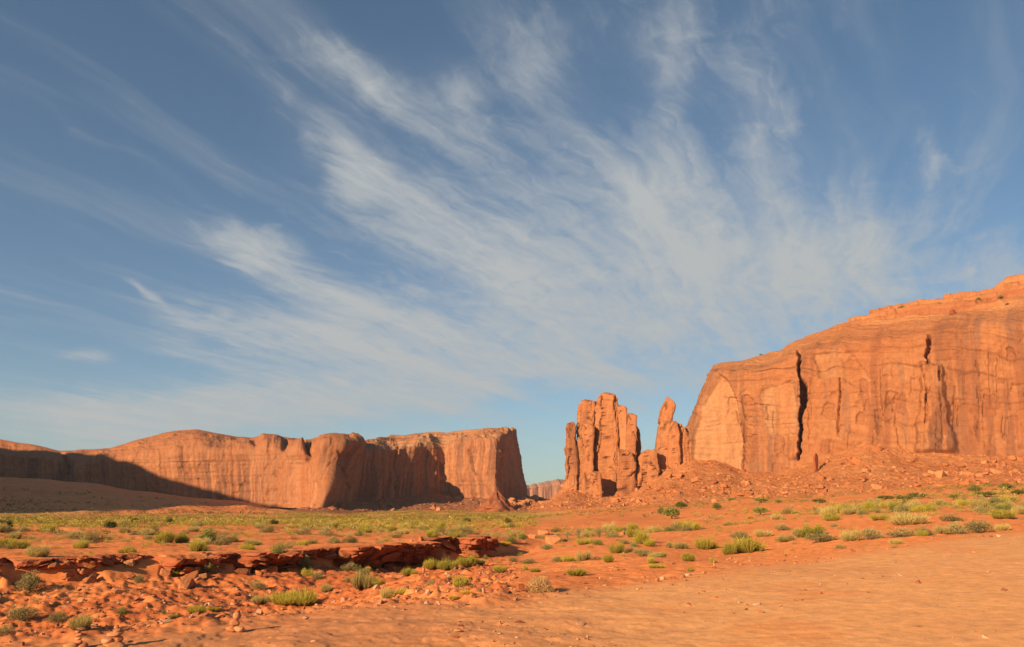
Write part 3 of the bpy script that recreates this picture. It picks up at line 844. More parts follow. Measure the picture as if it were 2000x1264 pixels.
# ---- rock spires
def spire(parent, prof, Y, thick, seed, tint=(.41, .135, .046), name='spire', turn=.24, rag=1.8):
    """prof: list of (photo y, left x, right x) from top to foot"""
    prof = np.array(prof, float)
    n = 150; m = 104
    yy = np.linspace(prof[0, 0], prof[-1, 0], n)
    l = np.interp(yy, prof[:, 0], prof[:, 1]); r = np.interp(yy, prof[:, 0], prof[:, 2])
    jag = lambda k: .9 * (cells(yy * .06 + seed, yy * 0 + k, seed + k)[0] - .5) + .5 * fbm(yy * .12, seed * 1.0 + k, oct=3, seed=seed + k)
    wid = np.clip((r - l) / 20, .15, 1)
    l = l - 1.3 * wid * (rag > 1) + rag * jag(1) * wid; r = r + 1.3 * wid * (rag > 1) + rag * jag(2) * wid
    th = np.linspace(0, 2 * math.pi, m, endpoint=False)
    c, sn = np.cos(th), np.sin(th); e = .30
    ux = np.sign(c) * np.abs(c) ** e; uy = np.sign(sn) * np.abs(sn) ** e
    frac = np.linspace(0, 1, n)
    rnd = np.clip(1 - (1 - np.clip(frac / .03, 0, 1)) ** 2, .05, 1) ** .5
    hw = (r - l) / 2 / F * Y; cx = (l + r) / 2
    ctr = pix(cx, yy, Y)
    dep = np.minimum(thick * .5, hw * 1.6 + 1.5) * rnd
    P = np.zeros((m, n, 3))
    ta = turn + .06 * math.sin(seed)                      # plan turned so that one flank falls away from the sun
    rx = ux * math.cos(ta) + uy * .45 * math.sin(ta); ry = -ux * math.sin(ta) * .9 + uy * math.cos(ta)
    ux, uy = rx / np.abs(rx).max(), ry / np.abs(ry).max()
    P[..., 0] = ctr[None, :, 0] + ux[:, None] * hw[None]
    P[..., 1] = ctr[None, :, 1] + uy[:, None] * dep[None]
    P[..., 2] = ctr[None, :, 2]
    x, y, z = P[..., 0], P[..., 1], P[..., 2]
    rad = np.stack([ux[:, None] * np.ones(n), uy[:, None] * np.ones(n), np.zeros((m, n))], -1); rad /= np.linalg.norm(rad, axis=-1, keepdims=True) + 1e-6
    k = np.clip(hw / 4, .25, 1.2)[None]
    s_ = x + y * .9
    v1, b1 = cells(s_ * .26 + .35 * fbm(s_ * .1, z * .12, oct=2, seed=seed), z * .032 + seed, seed)
    v2, b2 = cells(s_ * .75, z * .09 + .3 * fbm(s_ * .3, z * .3, oct=2, seed=seed + 1), seed + 11)
    bed = fbm(seed * 1.0 + s_ * .03, z * .9, oct=3, seed=seed + 4)
    D = k * (.5 * fbm(s_ * .12, z * .035, oct=3, seed=seed) + 1.15 * (v1 - .5) + .38 * (v2 - .5) - .8 * (1 - sstep(b1, 0, .06)) - .15 * (1 - sstep(b2, 0, .08)) + .07 * bed + .16 * fbm(x * .7, y * .7, z * .6, oct=4, seed=seed + 3))
    P = P + rad * D[..., None] * rnd[None, :, None]
    P[..., 2] += (1 - np.clip(frac / .12, 0, 1))[None] * (.7 * fbm(x * .3, y * .3, oct=3, seed=seed + 6) + 1.1 * k * (cells(x * .3, y * .3, seed + 13)[0] - .5))
    top = P[:, 0].mean(0); V = np.concatenate([P.reshape(-1, 3), [top + np.array([0, 0, .2])]])
    q = grid_faces(m, n, wrap_u=True)
    f = fbm(s_ * .15, z * .035, oct=4, seed=seed + 7); f2 = fbm(s_ * .6, z * .05, oct=3, seed=seed + 8)
    C = lerp(np.broadcast_to(np.array(tint), P.shape), np.array([.20, .070, .032]), np.clip(-.05 + .6 * f + .6 * f2, 0, .75))
    C = lerp(C, np.array([.46, .175, .068]), np.clip(.3 * (v1 - .3) + .5 * fbm(s_ * .1, z * .1, oct=4, seed=seed + 9), 0, .8))
    C = C * (1 - .35 * (1 - sstep(b1, .0, .06)) - .18 * (1 - sstep(b2, 0, .07)))[..., None]
    C = np.concatenate([C.reshape(-1, 3), C[:1, 0]])
    base = np.array([ctr[-1, 0], Y, ctr[-1, 2]])
    org = np.array(parent.location) if parent is not None else base
    tri = np.stack([np.full(m, m * n), np.roll(np.arange(m) * n, -1), np.arange(m) * n], -1)
    quads = np.concatenate([q[:, ::-1], np.concatenate([tri, tri[:, 2:]], 1)])
    me = bpy.data.meshes.new(name)
    me.from_pydata((V - org).tolist(), [], q[:, ::-1].tolist() + tri.tolist())
    c4 = np.ones((len(V), 4), np.float32); c4[:, :3] = C
    at = me.color_attributes.new('tint', 'FLOAT_COLOR', 'POINT'); at.data.foreach_set('color', c4.ravel())
    o = link(name, me, M_ROCK, parent)
    if parent is None: o.location = org
    return o

def empty(name, loc):
    o = bpy.data.objects.new(name, None); COL.objects.link(o); o.location = loc; o.empty_display_size = .2
    return o
sp = empty('rock_butte', Vector(pix(1180, 968, 360).tolist()))
tag(sp, 'butte of tall thin rock fingers standing alone between the two mesas', 'rock butte')
spire(sp, [(826, 1112, 1119), (829, 1108, 1122), (835, 1106, 1123), (850, 1107, 1123), (866, 1107, 1124), (878, 1105, 1127), (900, 1106, 1128), (925, 1107, 1127), (950, 1105, 1127), (985, 1101, 1131)], 363, 9, 401)
spire(sp, [(782, 1146, 1160), (785, 1136, 1163), (792, 1130, 1164), (815, 1127, 1164), (840, 1125, 1163), (870, 1125, 1162), (905, 1128, 1162), (985, 1127, 1165)], 364, 13, 411)
spire(sp, [(828, 1144, 1154), (834, 1138, 1159), (846, 1136, 1160), (865, 1138, 1157), (890, 1142, 1158), (925, 1140, 1158), (985, 1136, 1160)], 353, 6, 421)
spire(sp, [(768.5, 1178, 1196), (772, 1173, 1200), (780, 1168, 1203), (795, 1165, 1205), (820, 1164, 1206), (850, 1163, 1207), (900, 1162, 1206), (940, 1163, 1205), (985, 1160, 1208)], 357, 14, 431)
spire(sp, [(791, 1208, 1213), (794, 1207, 1219), (800, 1206, 1223), (830, 1209, 1223), (860, 1211, 1222), (880, 1211, 1221), (985, 1208, 1224)], 351, 8, 441)
spire(sp, [(809, 1228, 1238), (812, 1225, 1241), (822, 1225, 1242), (850, 1223, 1241), (880, 1221, 1240), (930, 1221, 1240), (985, 1218, 1243)], 349, 8, 451, tint=(.36, .116, .041))
spire(sp, [(833, 1241, 1244), (838, 1240, 1247), (850, 1240, 1249), (880, 1240, 1250), (905, 1240, 1249), (985, 1237, 1252)], 352, 7, 461)
spire(sp, [(880, 1209, 1224), (884, 1206, 1230), (905, 1206, 1241), (940, 1206, 1243), (985, 1203, 1247)], 346, 6, 471, tint=(.36, .116, .041))
spire(sp, [(922, 1158, 1168), (926, 1153, 1172), (935, 1151, 1173), (942, 1156, 1172), (950, 1160, 1174), (985, 1158, 1176)], 344, 6, 481, name='foot_block')
spire(sp, [(812, 1212, 1222), (818, 1206, 1230), (836, 1205, 1238), (850, 1205, 1245), (985, 1200, 1250)], 372, 8, 495, tint=(.36, .116, .041), name='back_wall')
spire(sp, [(846, 1140, 1165), (852, 1128, 1170), (890, 1122, 1172), (985, 1115, 1180)], 373, 9, 497, tint=(.36, .116, .041), name='back_wall')
spire(sp, [(940, 1105, 1245), (948, 1103, 1246), (962, 1101, 1249), (990, 1098, 1254)], 365, 15, 491, name='pedestal')
ls = empty('rock_spire', Vector(pix(1295, 940, 350).tolist()))
tag(ls, 'lone pointed spire leaning right, next to the corner of the right mesa', 'rock spire')
spire(ls, [(776, 1303, 1304.5), (779, 1301.5, 1306), (783, 1299.5, 1309), (787, 1297, 1313), (793, 1294, 1317), (800, 1291, 1316), (815, 1288, 1312), (835, 1286, 1309), (860, 1283, 1308), (885, 1279, 1309), (905, 1278, 1312), (950, 1275, 1316)], 352, 9, 501, rag=.8)
spire(ls, [(821, 1313, 1316), (826, 1310, 1321), (845, 1307, 1324), (870, 1306, 1326), (950, 1303, 1330)], 347, 6, 511, name='shoulder')
spire(ls, [(825, 1321, 1325), (831, 1317, 1330), (838, 1312, 1336), (850, 1310, 1342), (880, 1308, 1346), (950, 1305, 1350)], 349, 7, 521, name='shoulder')
spire(ls, [(879, 1261, 1266), (884, 1254, 1272), (893, 1248, 1276), (915, 1246, 1279), (950, 1243, 1284)], 347, 6, 531, name='shoulder')
spire(ls, [(878, 1274, 1279), (884, 1269, 1283), (905, 1266, 1286), (950, 1262, 1292)], 345, 6, 541, name='shoulder')

# ------------------------------------------------------------------ loose rock
def hull_arrays(seed, n=15, flat=.7, box=.55):
    rg = np.random.default_rng(seed)
    d = rg.normal(size=(n, 3)); d /= np.linalg.norm(d, axis=1, keepdims=True)
    d = np.sign(d) * np.abs(d) ** box
    d *= rg.uniform(.75, 1.0, (n, 1)); d[:, 2] *= flat
    bm = bmesh.new()
    for p in d: bm.verts.new(p)
    r = bmesh.ops.convex_hull(bm, input=bm.verts)
    junk = [g for g in r['geom_interior'] + r['geom_unused'] if isinstance(g, bmesh.types.BMVert)]
    if junk: bmesh.ops.delete(bm, geom=list(set(junk)), context='VERTS')
    bmesh.ops.bevel(bm, geom=list(bm.edges), offset=.05, segments=1, affect='EDGES') if n > 11 else None
    bmesh.ops.triangulate(bm, faces=bm.faces)
    bm.verts.index_update()
    V = np.array([v.co[:] for v in bm.verts]); Fc = np.array([[v.index for v in f.verts] for f in bm.faces])
    bm.free()
    V /= np.abs(V).max(0)
    return V, Fc
HULLS = [hull_arrays(900 + i, 12 + i % 6, 1.0) for i in range(12)]
CHIPS = [hull_arrays(950 + i, 9, 1.0, .8) for i in range(8)]
ROCK_TINTS = [(.42, .128, .040), (.38, .112, .036), (.46, .165, .058), (.35, .10, .034), (.41, .134, .047)]
def rock_mesh(k, tint):
    V, Fc = HULLS[k % len(HULLS)]
    return mesh_np('rock', V, Fc, False, np.broadcast_to(np.array(tint), V.shape))
ROCK_MESHES = [rock_mesh(i, ROCK_TINTS[i % 5]) for i in range(12)]
DARK_MESHES = [rock_mesh(i, (.30, .075, .028)) for i in range(6)]
def place_rock(name, P, size, rot=None, mesh=None, parent=None, sink=.3):
    me = mesh or random.choice(ROCK_MESHES)
    if not me.materials: me.materials.append(M_STONE)
    o = bpy.data.objects.new(name, me); COL.objects.link(o)
    if parent: o.parent = parent
    o.scale = size
    o.rotation_euler = rot if rot is not None else (random.uniform(-.35, .35), random.uniform(-.35, .35), random.uniform(0, 6.28))
    o.location = (P[0], P[1], P[2] + size[2] * (1 - 2 * sink))
    return o

def rot_mats(n, rg, tilt=.4):
    az = rg.uniform(0, 2 * math.pi, n); a = rg.normal(0, tilt, n); b = rg.normal(0, tilt, n)
    def R(ax, t):
        c, s = np.cos(t), np.sin(t); M = np.zeros((n, 3, 3)); i, j = [(1, 2), (0, 2), (0, 1)][ax]
        M[:, ax, ax] = 1; M[:, i, i] = c; M[:, j, j] = c; M[:, i, j] = -s; M[:, j, i] = s
        return M
    return R(0, a) @ R(1, b) @ R(2, az)

def scatter(name, protos, pos, scale, tints, rg, tilt, mat, label, smooth=False, pc=None):
    """many tiny pieces joined into one object (stuff)"""
    pos = np.asarray(pos, float); n = len(pos)
    scale = np.broadcast_to(np.asarray(scale, float).reshape(n, -1), (n, 3))
    R = rot_mats(n, rg, tilt); which = rg.integers(0, len(protos), n)
    Vs, Fs, Cs, base = [], [], [], 0
    for k, pr in enumerate(protos):
        sel = np.nonzero(which == k)[0]
        if not len(sel): continue
        V, Fc = pr[0], pr[1]
        W = np.einsum('nij,nvj->nvi', R[sel], V[None] * scale[sel][:, None]) + pos[sel][:, None]
        Vs.append(W.reshape(-1, 3)); Fs.append((Fc[None] + (np.arange(len(sel)) * len(V))[:, None, None] + base).reshape(-1, Fc.shape[1]))
        c = np.broadcast_to(tints[sel][:, None], W.shape)
        if len(pr) > 2: c = c * pr[2][None]
        Cs.append(c.reshape(-1, 3)); base += len(sel) * len(V)
    me = mesh_np(name, np.concatenate(Vs), np.concatenate(Fs), smooth, np.concatenate(Cs))
    return tag(link(name, me, mat), label, kind='stuff')

# ---- sandstone ledge above the wash
def build_ledge():
    n = 1500
    px = np.linspace(-330, 1035, n)
    az = np.interp(px, LEDGE_PX, LEDGE_AZ)
    r = ledge_r(az) + .55
    X, Y = r * np.sin(az), r * np.cos(az)
    s = np.r_[0, np.cumsum(np.hypot(np.diff(X), np.diff(Y)))]
    tx, ty = np.gradient(X), np.gradient(Y); L = np.hypot(tx, ty); nx, ny = ty / L, -tx / L
    azc = az; zn = rbf_eval(FIT_N, azc, np.log(r - 1.2)) - .35; zf = rbf_eval(FIT_F, azc, np.log(r + .8))
    fade = 1 - sstep(px, 960, 1030)
    gap = ledge_gap(az)
    top = zf + .08 + .12 * fbm(s * .5, 0, oct=4, seed=600) - (1 - fade) * .6
    big = .9 * fbm(s * .16, 2.0, oct=3, seed=601) + 1.0 * (cells(s * .28, s * 0 + .5, 602)[0] - .4)
    rows = 44
    v = np.linspace(0, 1, rows)
    S, Vv = np.meshgrid(s, v, indexing='ij')
    Z = zn[:, None] + (top - zn)[:, None] * Vv
    lay = Z * 2.6 + .5 * fbm(S * .3, Z * .3, oct=2, seed=603)
    lv = np.floor(lay)
    layer = _hash(lv.astype(np.int64), lv.astype(np.int64) * 0, lv.astype(np.int64) * 0, 604)
    cv, cb = cells(S * .85 + lv * .37, lay * .9, 605); cv2, cb2 = cells(S * 2.6, lay * 1.7, 606)
    D = big[:, None] * (.45 + .55 * Vv) + .55 * (layer - .5) + .42 * (cv - .45) + .16 * (cv2 - .5) - .22 * (1 - sstep(cb, 0, .10)) + .08 * fbm(S * 3, Z * 5, oct=4, seed=607)
    D += .35 * sstep(Vv, .55, .85) - .45 * (1 - sstep(Vv, .12, .45)) * (1 - .5 * sstep(px, 600, 900))[:, None] + .25
    D = D * fade[:, None] - .9 * gap[:, None]
    Xf = X[:, None] + nx[:, None] * D; Yf = Y[:, None] + ny[:, None] * D
    face = np.stack([Xf, Yf, Z], -1)
    back = []
    for k, b in enumerate((.12, .35, .7, 1.2, 1.8)):
        q = face[:, -1].copy(); q[:, 0] = X + nx * (D[:, -1] - b - .2 * k); q[:, 1] = Y + ny * (D[:, -1] - b - .2 * k)
        q[:, 2] = top + .03 * fbm(s * 1.5, k * 2.0, oct=3, seed=608) - .07 * k * k * .25
        back.append(q[:, None])
    P = np.concatenate([face] + back, 1)
    cc = np.concatenate([cv, np.repeat(cv[:, -1:], 5, 1)], 1); ll = np.concatenate([layer, np.repeat(layer[:, -1:], 5, 1)], 1)
    C = lerp(np.broadcast_to(np.array([.30, .064, .024]), P.shape), np.array([.41, .112, .040]), np.clip(.15 + .4 * cc + .4 * ll, 0, 1))
    o = tag(link('rock_ledge', mesh_np('rock_ledge', P, grid_faces(*P.shape[:2])[:, ::-1], False, C), M_LEDGE), 'low broken red sandstone ledge along the far side of the wash', kind='structure')
    # blocks that can be picked out of the broken face
    for i in range(56):
        j = int(np.interp(random.random() ** .8, [0, 1], [200, 1420]))
        k = random.randint(6, 36)
        p = P[j, k]
        w = random.uniform(.14, .42) * (1 + .5 * sstep(px[j], 600, 900))
        b = place_rock('rock_block', p, (w * random.uniform(1.0, 1.9), w * random.uniform(.6, 1.0), w * random.uniform(.25, .55)), mesh=random.choice(ROCK_MESHES if random.random() < .6 else DARK_MESHES), parent=o, sink=.5)
    return P, px
LEDGE_P, LEDGE_PXS = build_ledge()

# ---- boulders below the ledge and in the wash
def px_size(P, w):
    zc = P[1] * CT + (P[2] - EYE) * ST
    return w / F * zc
def boulder_at(px, py, w, h, label, group=None, mesh=None, name='boulder', cat='boulder', yaw=None, P=None, depth=.9, sink=.22):
    P = on_ground(px, py) if P is None else Vector(P)
    sx = px_size(P, w) / 2; sz = px_size(P, h) / 2
    o = place_rock(name, P, (sx, sx * depth, sz), (random.uniform(-.15, .15), random.uniform(-.15, .15), random.uniform(-.5, .5) if yaw is None else yaw), mesh, sink=sink)
    return tag(o, label, cat, group)
for a in [
    (848, 1096, 44, 27, 'large cracked orange boulder behind the green bush in the wash'),
    (778, 1101, 36, 25, 'jagged tan boulder left of the green bush in the wash'),
    (764, 1113, 30, 14, 'flat slab tilted at the lower left of the wash boulders'),
    (788, 1112, 22, 15, 'blocky rock touching the left side of the green wash bush'),
    (957, 1086, 24, 15, 'smooth orange slab tipped over near the right end of the wash'),
    (928, 1081, 14, 10, 'small rounded rock in the shadow near the end of the wash'),
    (876, 1085, 11, 8, 'small lit rock on the shaded wash floor right of the cracked boulder'),
    (740, 1100, 22, 14, 'angular rock at the ledge foot above the grey sage'),
    (1081, 1062, 32, 22, 'big smooth red boulder right of the wash among sparse bushes'),
    (1062, 1045, 24, 14, 'red boulder with a flat top above the big smooth one'),
    (1040, 1052, 16, 12, 'small red boulder beside the dark green bushes right of the wash'),
    (1214, 1045, 13, 10, 'square dark red block standing alone on the orange flat'),
    (128, 1133, 30, 15, 'pile of pale slabs below the ledge right of the leftmost big bush'),
    (160, 1126, 26, 14, 'tilted slab below the ledge near the left edge'),
    (352, 1122, 26, 13, 'rust block lying under the ledge left of the large sage bush'),
    (472, 1122, 30, 14, 'broken slab right of the large sage bush under the ledge'),
    (505, 1123, 20, 10, 'low slab on the bank below the round green bush'),
    (1594, 925, 10, 34, 'tall upright slab standing alone on the rubble slope below the crack')]:
    if a[0] == 1594:
        i = np.argmin(np.hypot(TRX - a[0], TRY - 920)); P = TAL_R.reshape(-1, 3)[i]
        boulder_at(a[0], a[1], 13, 46, a[4], P=P, depth=.6, yaw=.5, sink=.1, mesh=DARK_MESHES[2])
    else:
        boulder_at(*a)
i = int(np.argmin(np.hypot(project(P_RMESA)[0] - 1860, project(P_RMESA)[1] - 614)))
boulder_at(1860, 615, 11, 13, 'small dark boulder perched on the upper slope of the right mesa', P=P_RMESA.reshape(-1, 3)[i], mesh=DARK_MESHES[1])
def ledge_rubble():
    for i in range(120):
        j = int(np.interp(random.random() ** .75, [0, 1], [120, 1400])); p = LEDGE_P[j, 0]
        d = np.array([p[0], p[1]]); d = d / np.linalg.norm(d)
        off = random.expovariate(1 / 1.1) + .3
        x, y = p[0] - d[0] * off, p[1] - d[1] * off
        P = Vector((x, y, float(ground_z(np.array(x), np.array(y)))))
        w = min(random.expovariate(1 / .11) + .08, .30)
        tag(place_rock('boulder', P, (w * random.uniform(.8, 1.3), w, w * random.uniform(.45, .8))), ('larger' if w > .2 else 'small') + ' angular red rock ' + ('close under' if off < 1.0 else 'on the bank below') + (' the left half of the ledge' if LEDGE_PXS[j] < 450 else ' the right half of the ledge'), 'boulder', 'fallen rocks below the ledge')
ledge_rubble()

# ---- rubble on the talus slopes
def talus_rocks():
    rg = np.random.default_rng(77)
    flat = TAL_R.reshape(-1, 3); fx = TRX.ravel(); fy = TRY.ravel(); ncol = TAL_R.shape[1]
    v = np.tile(np.arange(ncol) / ncol, TAL_R.shape[0])
    w = (v > .08) * (1.25 - .5 * v) * (fx < 2150) * (.5 + .5 * (vnoise(fx * .02, fy * .05, seed=7) > -.2))
    idx = rg.choice(len(flat), 4600, p=w / w.sum(), replace=False)
    size = np.clip(rg.exponential(.26, len(idx)) + .18, .18, 1.7)
    dist = flat[idx, 1]; app = size / dist
    order = np.argsort(-app); big = order[:170]; rest = order[170:]
    for k in big:
        P = flat[idx[k]]; w_ = size[k]
        left = fx[idx[k]] < 1330
        tag(place_rock('boulder', P, (w_ * random.uniform(.8, 1.3), w_, w_ * random.uniform(.5, .9))),
            (('very large ' if w_ > 1.5 else 'large ' if w_ > 1.15 else 'smaller ') + ('fallen orange block high up on' if v[idx[k]] > .66 else 'fallen orange block midway up' if v[idx[k]] > .33 else 'fallen orange block low on') + (' the rubble slope below the rock fingers' if left else ' the rubble slope below the right mesa')), 'boulder', 'blocks on the rubble slope under the fingers' if left else 'blocks on the rubble slope under the right mesa')
    tints = np.array(ROCK_TINTS)[rg.integers(0, 5, len(rest))]
    sc = size[rest][:, None] * rg.uniform(.6, 1.2, (len(rest), 3)) * np.array([1, 1, .7])
    scatter('talus_rocks', CHIPS, flat[idx[rest]], sc, tints, rg, .4, M_STONE, 'loose orange rubble covering the slope under the right mesa')
    # left mesa: rubble and the heap of pale blocks at its end
    flat = TAL_L.reshape(-1, 3); fx = TLX.ravel(); fy = TLY.ravel(); ncol = TAL_L.shape[1]
    v = np.tile(np.arange(ncol) / ncol, TAL_L.shape[0])
    w = (v > .1) * (fx > 600) * (.4 + 1.2 * (fx > 985)); idx = rg.choice(len(flat), 700, p=w / w.sum(), replace=False)
    tints = np.array(ROCK_TINTS)[rg.integers(0, 5, len(idx))] * .95
    sc = (np.clip(rg.exponential(.6, len(idx)) + .3, .3, 2.2) * np.where(fx[idx] > 985, 1.5, 1))[:, None] * rg.uniform(.6, 1.2, (len(idx), 3)) * np.array([1, 1, .75])
    scatter('talus_rocks', CHIPS, flat[idx], sc, tints, rg, .4, M_STONE, 'loose rubble at the foot of the left mesa')
    sel = np.nonzero((fx > 995) & (v > .35))[0]
    for k in rg.choice(sel, 34, replace=False):
        w_ = rg.uniform(1.2, 3.6)
        tag(place_rock('boulder', flat[k], (w_ * 1.2, w_, w_ * .85), mesh=ROCK_MESHES[2 if rg.random() < .6 else 7]), 'house-sized pale block in the heap at the right end of the left mesa', 'boulder', 'blocks heaped at the end of the left mesa')
    for (px, py, w_, h_, lb) in [(1016, 985, 18, 20, 'tallest pale boulder of the heap below the shaded end of the left mesa'),
                                 (648, 988, 7, 8, 'small lit boulder at the foot of the nose of the left mesa'),
                                 (676, 990, 6, 10, 'upright lit rock left of a second one at the foot of the left mesa'),
                                 (686, 990, 7, 8, 'rounded lit rock right of the upright one at the foot of the left mesa'),
                                 (857, 998, 10, 9, 'lone round boulder on the grass edge under the shaded cliff'),
                                 (928, 998, 13, 11, 'lumpy boulder on the grass edge left of the red cone'),
                                 (1074, 995, 18, 8, 'low red rock at the left tip of the rubble below the fingers')]:
        boulder_at(px, py, w_, h_, lb)
    # red cone of debris below the corner of the left mesa
    c = pix(970, 996, 505); n = 60; m = 26
    th = np.linspace(0, 2 * math.pi, n, endpoint=False); t = np.linspace(0, 1, m)
    T, Q = np.meshgrid(th, t, indexing='ij')
    rad = 14 * (1 - Q) ** 1.3 + 1.5 * (Q < .97) * (1 - sstep(Q, .55, 1)) + 1.2 * sstep(Q, .5, .6) * (1 - Q)
    rad *= 1 + .30 * fbm(np.cos(T) * 2, np.sin(T) * 2, Q * 3, oct=4, seed=620)
    zz = -2 + 14 * Q ** 1.1 + 1.3 * fbm(np.cos(T) * 3, np.sin(T) * 3, Q * 6, oct=3, seed=621)
    V = np.stack([rad * np.cos(T), rad * np.sin(T), zz], -1)
    Cc = lerp(np.broadcast_to(np.array([.31, .088, .03]), V.shape), np.array([.24, .066, .025]), sstep(Q, .45, .7))
    o = link('debris_cone', mesh_np('debris_cone', V, grid_faces(n, m, True), True, Cc), M_ROCK, loc=tuple(c))
    tag(o, 'small red cone of debris with a knobbly tip below the corner of the left mesa', 'mound')
talus_rocks()

# ------------------------------------------------------------------ plants
def leaf_quads(c, d, ln, wd, rg):
    """diamond leaves at c pointing along d"""
    n = len(c); d = d / (np.linalg.norm(d, axis=1, keepdims=True) + 1e-9)
    s = np.cross(d, rg.normal(size=(n, 3))); s /= np.linalg.norm(s, axis=1, keepdims=True) + 1e-9
    ln = np.broadcast_to(np.asarray(ln, float).reshape(-1, 1), (n, 1)); wd = np.broadcast_to(np.asarray(wd, float).reshape(-1, 1), (n, 1))
    V = np.stack([c, c + d * ln * .5 + s * wd, c + d * ln, c + d * ln * .5 - s * wd], 1)
    return V.reshape(-1, 3), np.arange(4 * n).reshape(n, 4)

def strips(p0, p1, p2, w, rg):
    """thin curved blades through three points"""
    n = len(p0); d = p2 - p0; s = np.cross(d, rg.normal(size=(n, 3))); s /= np.linalg.norm(s, axis=1, keepdims=True) + 1e-9
    w = np.broadcast_to(np.asarray(w, float).reshape(-1, 1), (n, 1))
    V = np.stack([p0 - s * w, p0 + s * w, p1 - s * w * .8, p1 + s * w * .8, p2 - s * w * .25, p2 + s * w * .25], 1)
    b = np.arange(n)[:, None] * 6
    Fc = np.concatenate([b + np.array([[0, 1, 3, 2]]), b + np.array([[2, 3, 5, 4]])], 0)
    return V.reshape(-1, 3), Fc

def merge(parts):
    Vs, Fs, Cs, o = [], [], [], 0
    for V, Fc, C in parts:
        Vs.append(V); Fs.append(Fc + o); Cs.append(np.broadcast_to(C, V.shape)); o += len(V)
    return np.concatenate(Vs), np.concatenate(Fs), np.concatenate(Cs)

def mound_points(rg, lumps, per, zmin=.12, rr=.19, floor=0.0):
    """points on lumpy clumps filling a dome 1 wide and 1 high"""
    a = rg.uniform(0, 2 * math.pi, lumps); u = rg.uniform(0, 1, lumps) ** .5
    zc = rg.uniform(zmin, .82, lumps) * (1 - .55 * u ** 2)
    zc = np.maximum(zc, floor)
    ctr = np.stack([.38 * u * np.cos(a), .38 * u * np.sin(a), zc], 1)
    d = rg.normal(size=(lumps, per, 3)); d /= np.linalg.norm(d, axis=-1, keepdims=True)
    rad = rr * rg.uniform(.6, 1.15, (lumps, 1, 1)) * rg.uniform(.55, 1, (lumps, per, 1))
    p = ctr[:, None] + d * rad * np.array([1, 1, 1.15]); shade = np.repeat(rg.uniform(.8, 1.15, lumps), per)
    return p.reshape(-1, 3), d.reshape(-1, 3), shade

def stems(rg, n, h=.6, spread=.34, w=.008, col=(.12, .085, .055)):
    a = rg.uniform(0, 2 * math.pi, n); u = rg.uniform(.2, 1, n)
    p2 = np.stack([spread * u * np.cos(a), spread * u * np.sin(a), h * rg.uniform(.6, 1.1, n)], 1)
    p0 = p2 * np.array([.12, .12, 0]) + np.array([0, 0, -.05]); p1 = p2 * np.array([.45, .45, .55])
    V, Fc = strips(p0, p1, p2, w, rg)
    return V, Fc, np.array(col)

def sage(seed, tip, inner, lumps=46, per=44):
    rg = np.random.default_rng(seed)
    p, d, sh = mound_points(rg, lumps, per)
    d = d * .7 + np.array([0, 0, .8]) + rg.normal(0, .35, d.shape)
    V, Fc = leaf_quads(p, d, rg.uniform(.05, .11, len(p)), rg.uniform(.008, .016, len(p)), rg)
    t = np.clip(p[:, 2] * .9 + rg.normal(.1, .25, len(p)), 0, 1)
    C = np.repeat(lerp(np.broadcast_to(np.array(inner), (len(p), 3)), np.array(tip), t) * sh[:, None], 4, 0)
    return (V, Fc, C), stems(rg, 46)

def brush(seed, tip, inner, n=1500):
    """upright broom-like bush"""
    rg = np.random.default_rng(seed)
    a = rg.uniform(0, 2 * math.pi, n); u = rg.uniform(0, 1, n) ** .6
    k = rg.integers(0, 9, n); ka = np.linspace(0, 6.28, 10)[k]; kr = np.where(k == 0, 0, .26)
    bx, by = kr * np.cos(ka), kr * np.sin(ka)
    p0 = np.stack([bx + .07 * u * np.cos(a), by + .07 * u * np.sin(a), np.full(n, -.02)], 1)
    kh = rg.uniform(.6, 1.12, 9); h = rg.uniform(.4, 1.0, n) * kh[k] * np.where(rg.random(n) < .07, 1.3, 1)
    p2 = np.stack([bx * 1.25 + .24 * u * np.cos(a), by * 1.25 + .24 * u * np.sin(a), h * (1 - .25 * u ** 2)], 1)
    p1 = p0 * .55 + p2 * .45; p1[:, 2] *= 1.1
    V, Fc = strips(p0, p1, p2, rg.uniform(.004, .008, n), rg)
    g = np.array([0, 0, .6, .6, 1, 1])[None, :, None] * rg.uniform(.7, 1, (n, 1, 1))
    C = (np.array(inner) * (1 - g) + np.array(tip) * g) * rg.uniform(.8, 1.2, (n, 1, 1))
    q = p2[rg.integers(0, n, 900)] - np.array([0, 0, .05]) * rg.uniform(0, 2, (900, 1))
    V2, F2 = leaf_quads(q, rg.normal(size=(900, 3)) * .5 + np.array([0, 0, 1]), .07, .009, rg)
    return merge([(V, Fc, C.reshape(-1, 3)), (V2, F2, np.array(tip))]), stems(rg, 26, .45)

def tumble(seed):
    rg = np.random.default_rng(seed); n = 1500
    d = rg.normal(size=(n, 3)); d /= np.linalg.norm(d, axis=1, keepdims=True); d[:, 2] = np.abs(d[:, 2]) * 1.0
    lump = 1 + .25 * fbm(d[:, 0] * 2.5, d[:, 1] * 2.5, d[:, 2] * 2.5, oct=3, seed=seed)
    p2 = d * .5 * lump[:, None] * np.array([1, 1, 1.7]); p0 = p2 * rg.uniform(.3, .8, (n, 1)) + rg.normal(0, .05, (n, 3))
    p1 = (p0 + p2) / 2 + rg.normal(0, .06, (n, 3)); p2 = p2 + rg.normal(0, .05, (n, 3))
    V, Fc = strips(p0, p1, p2, .007, rg)
    C = np.repeat(np.array([.56, .34, .14]) * rg.uniform(.6, 1.25, (n, 1)), 6, 0)
    return (V, Fc, C), stems(rg, 20, .6, .3, .01, (.16, .10, .05))

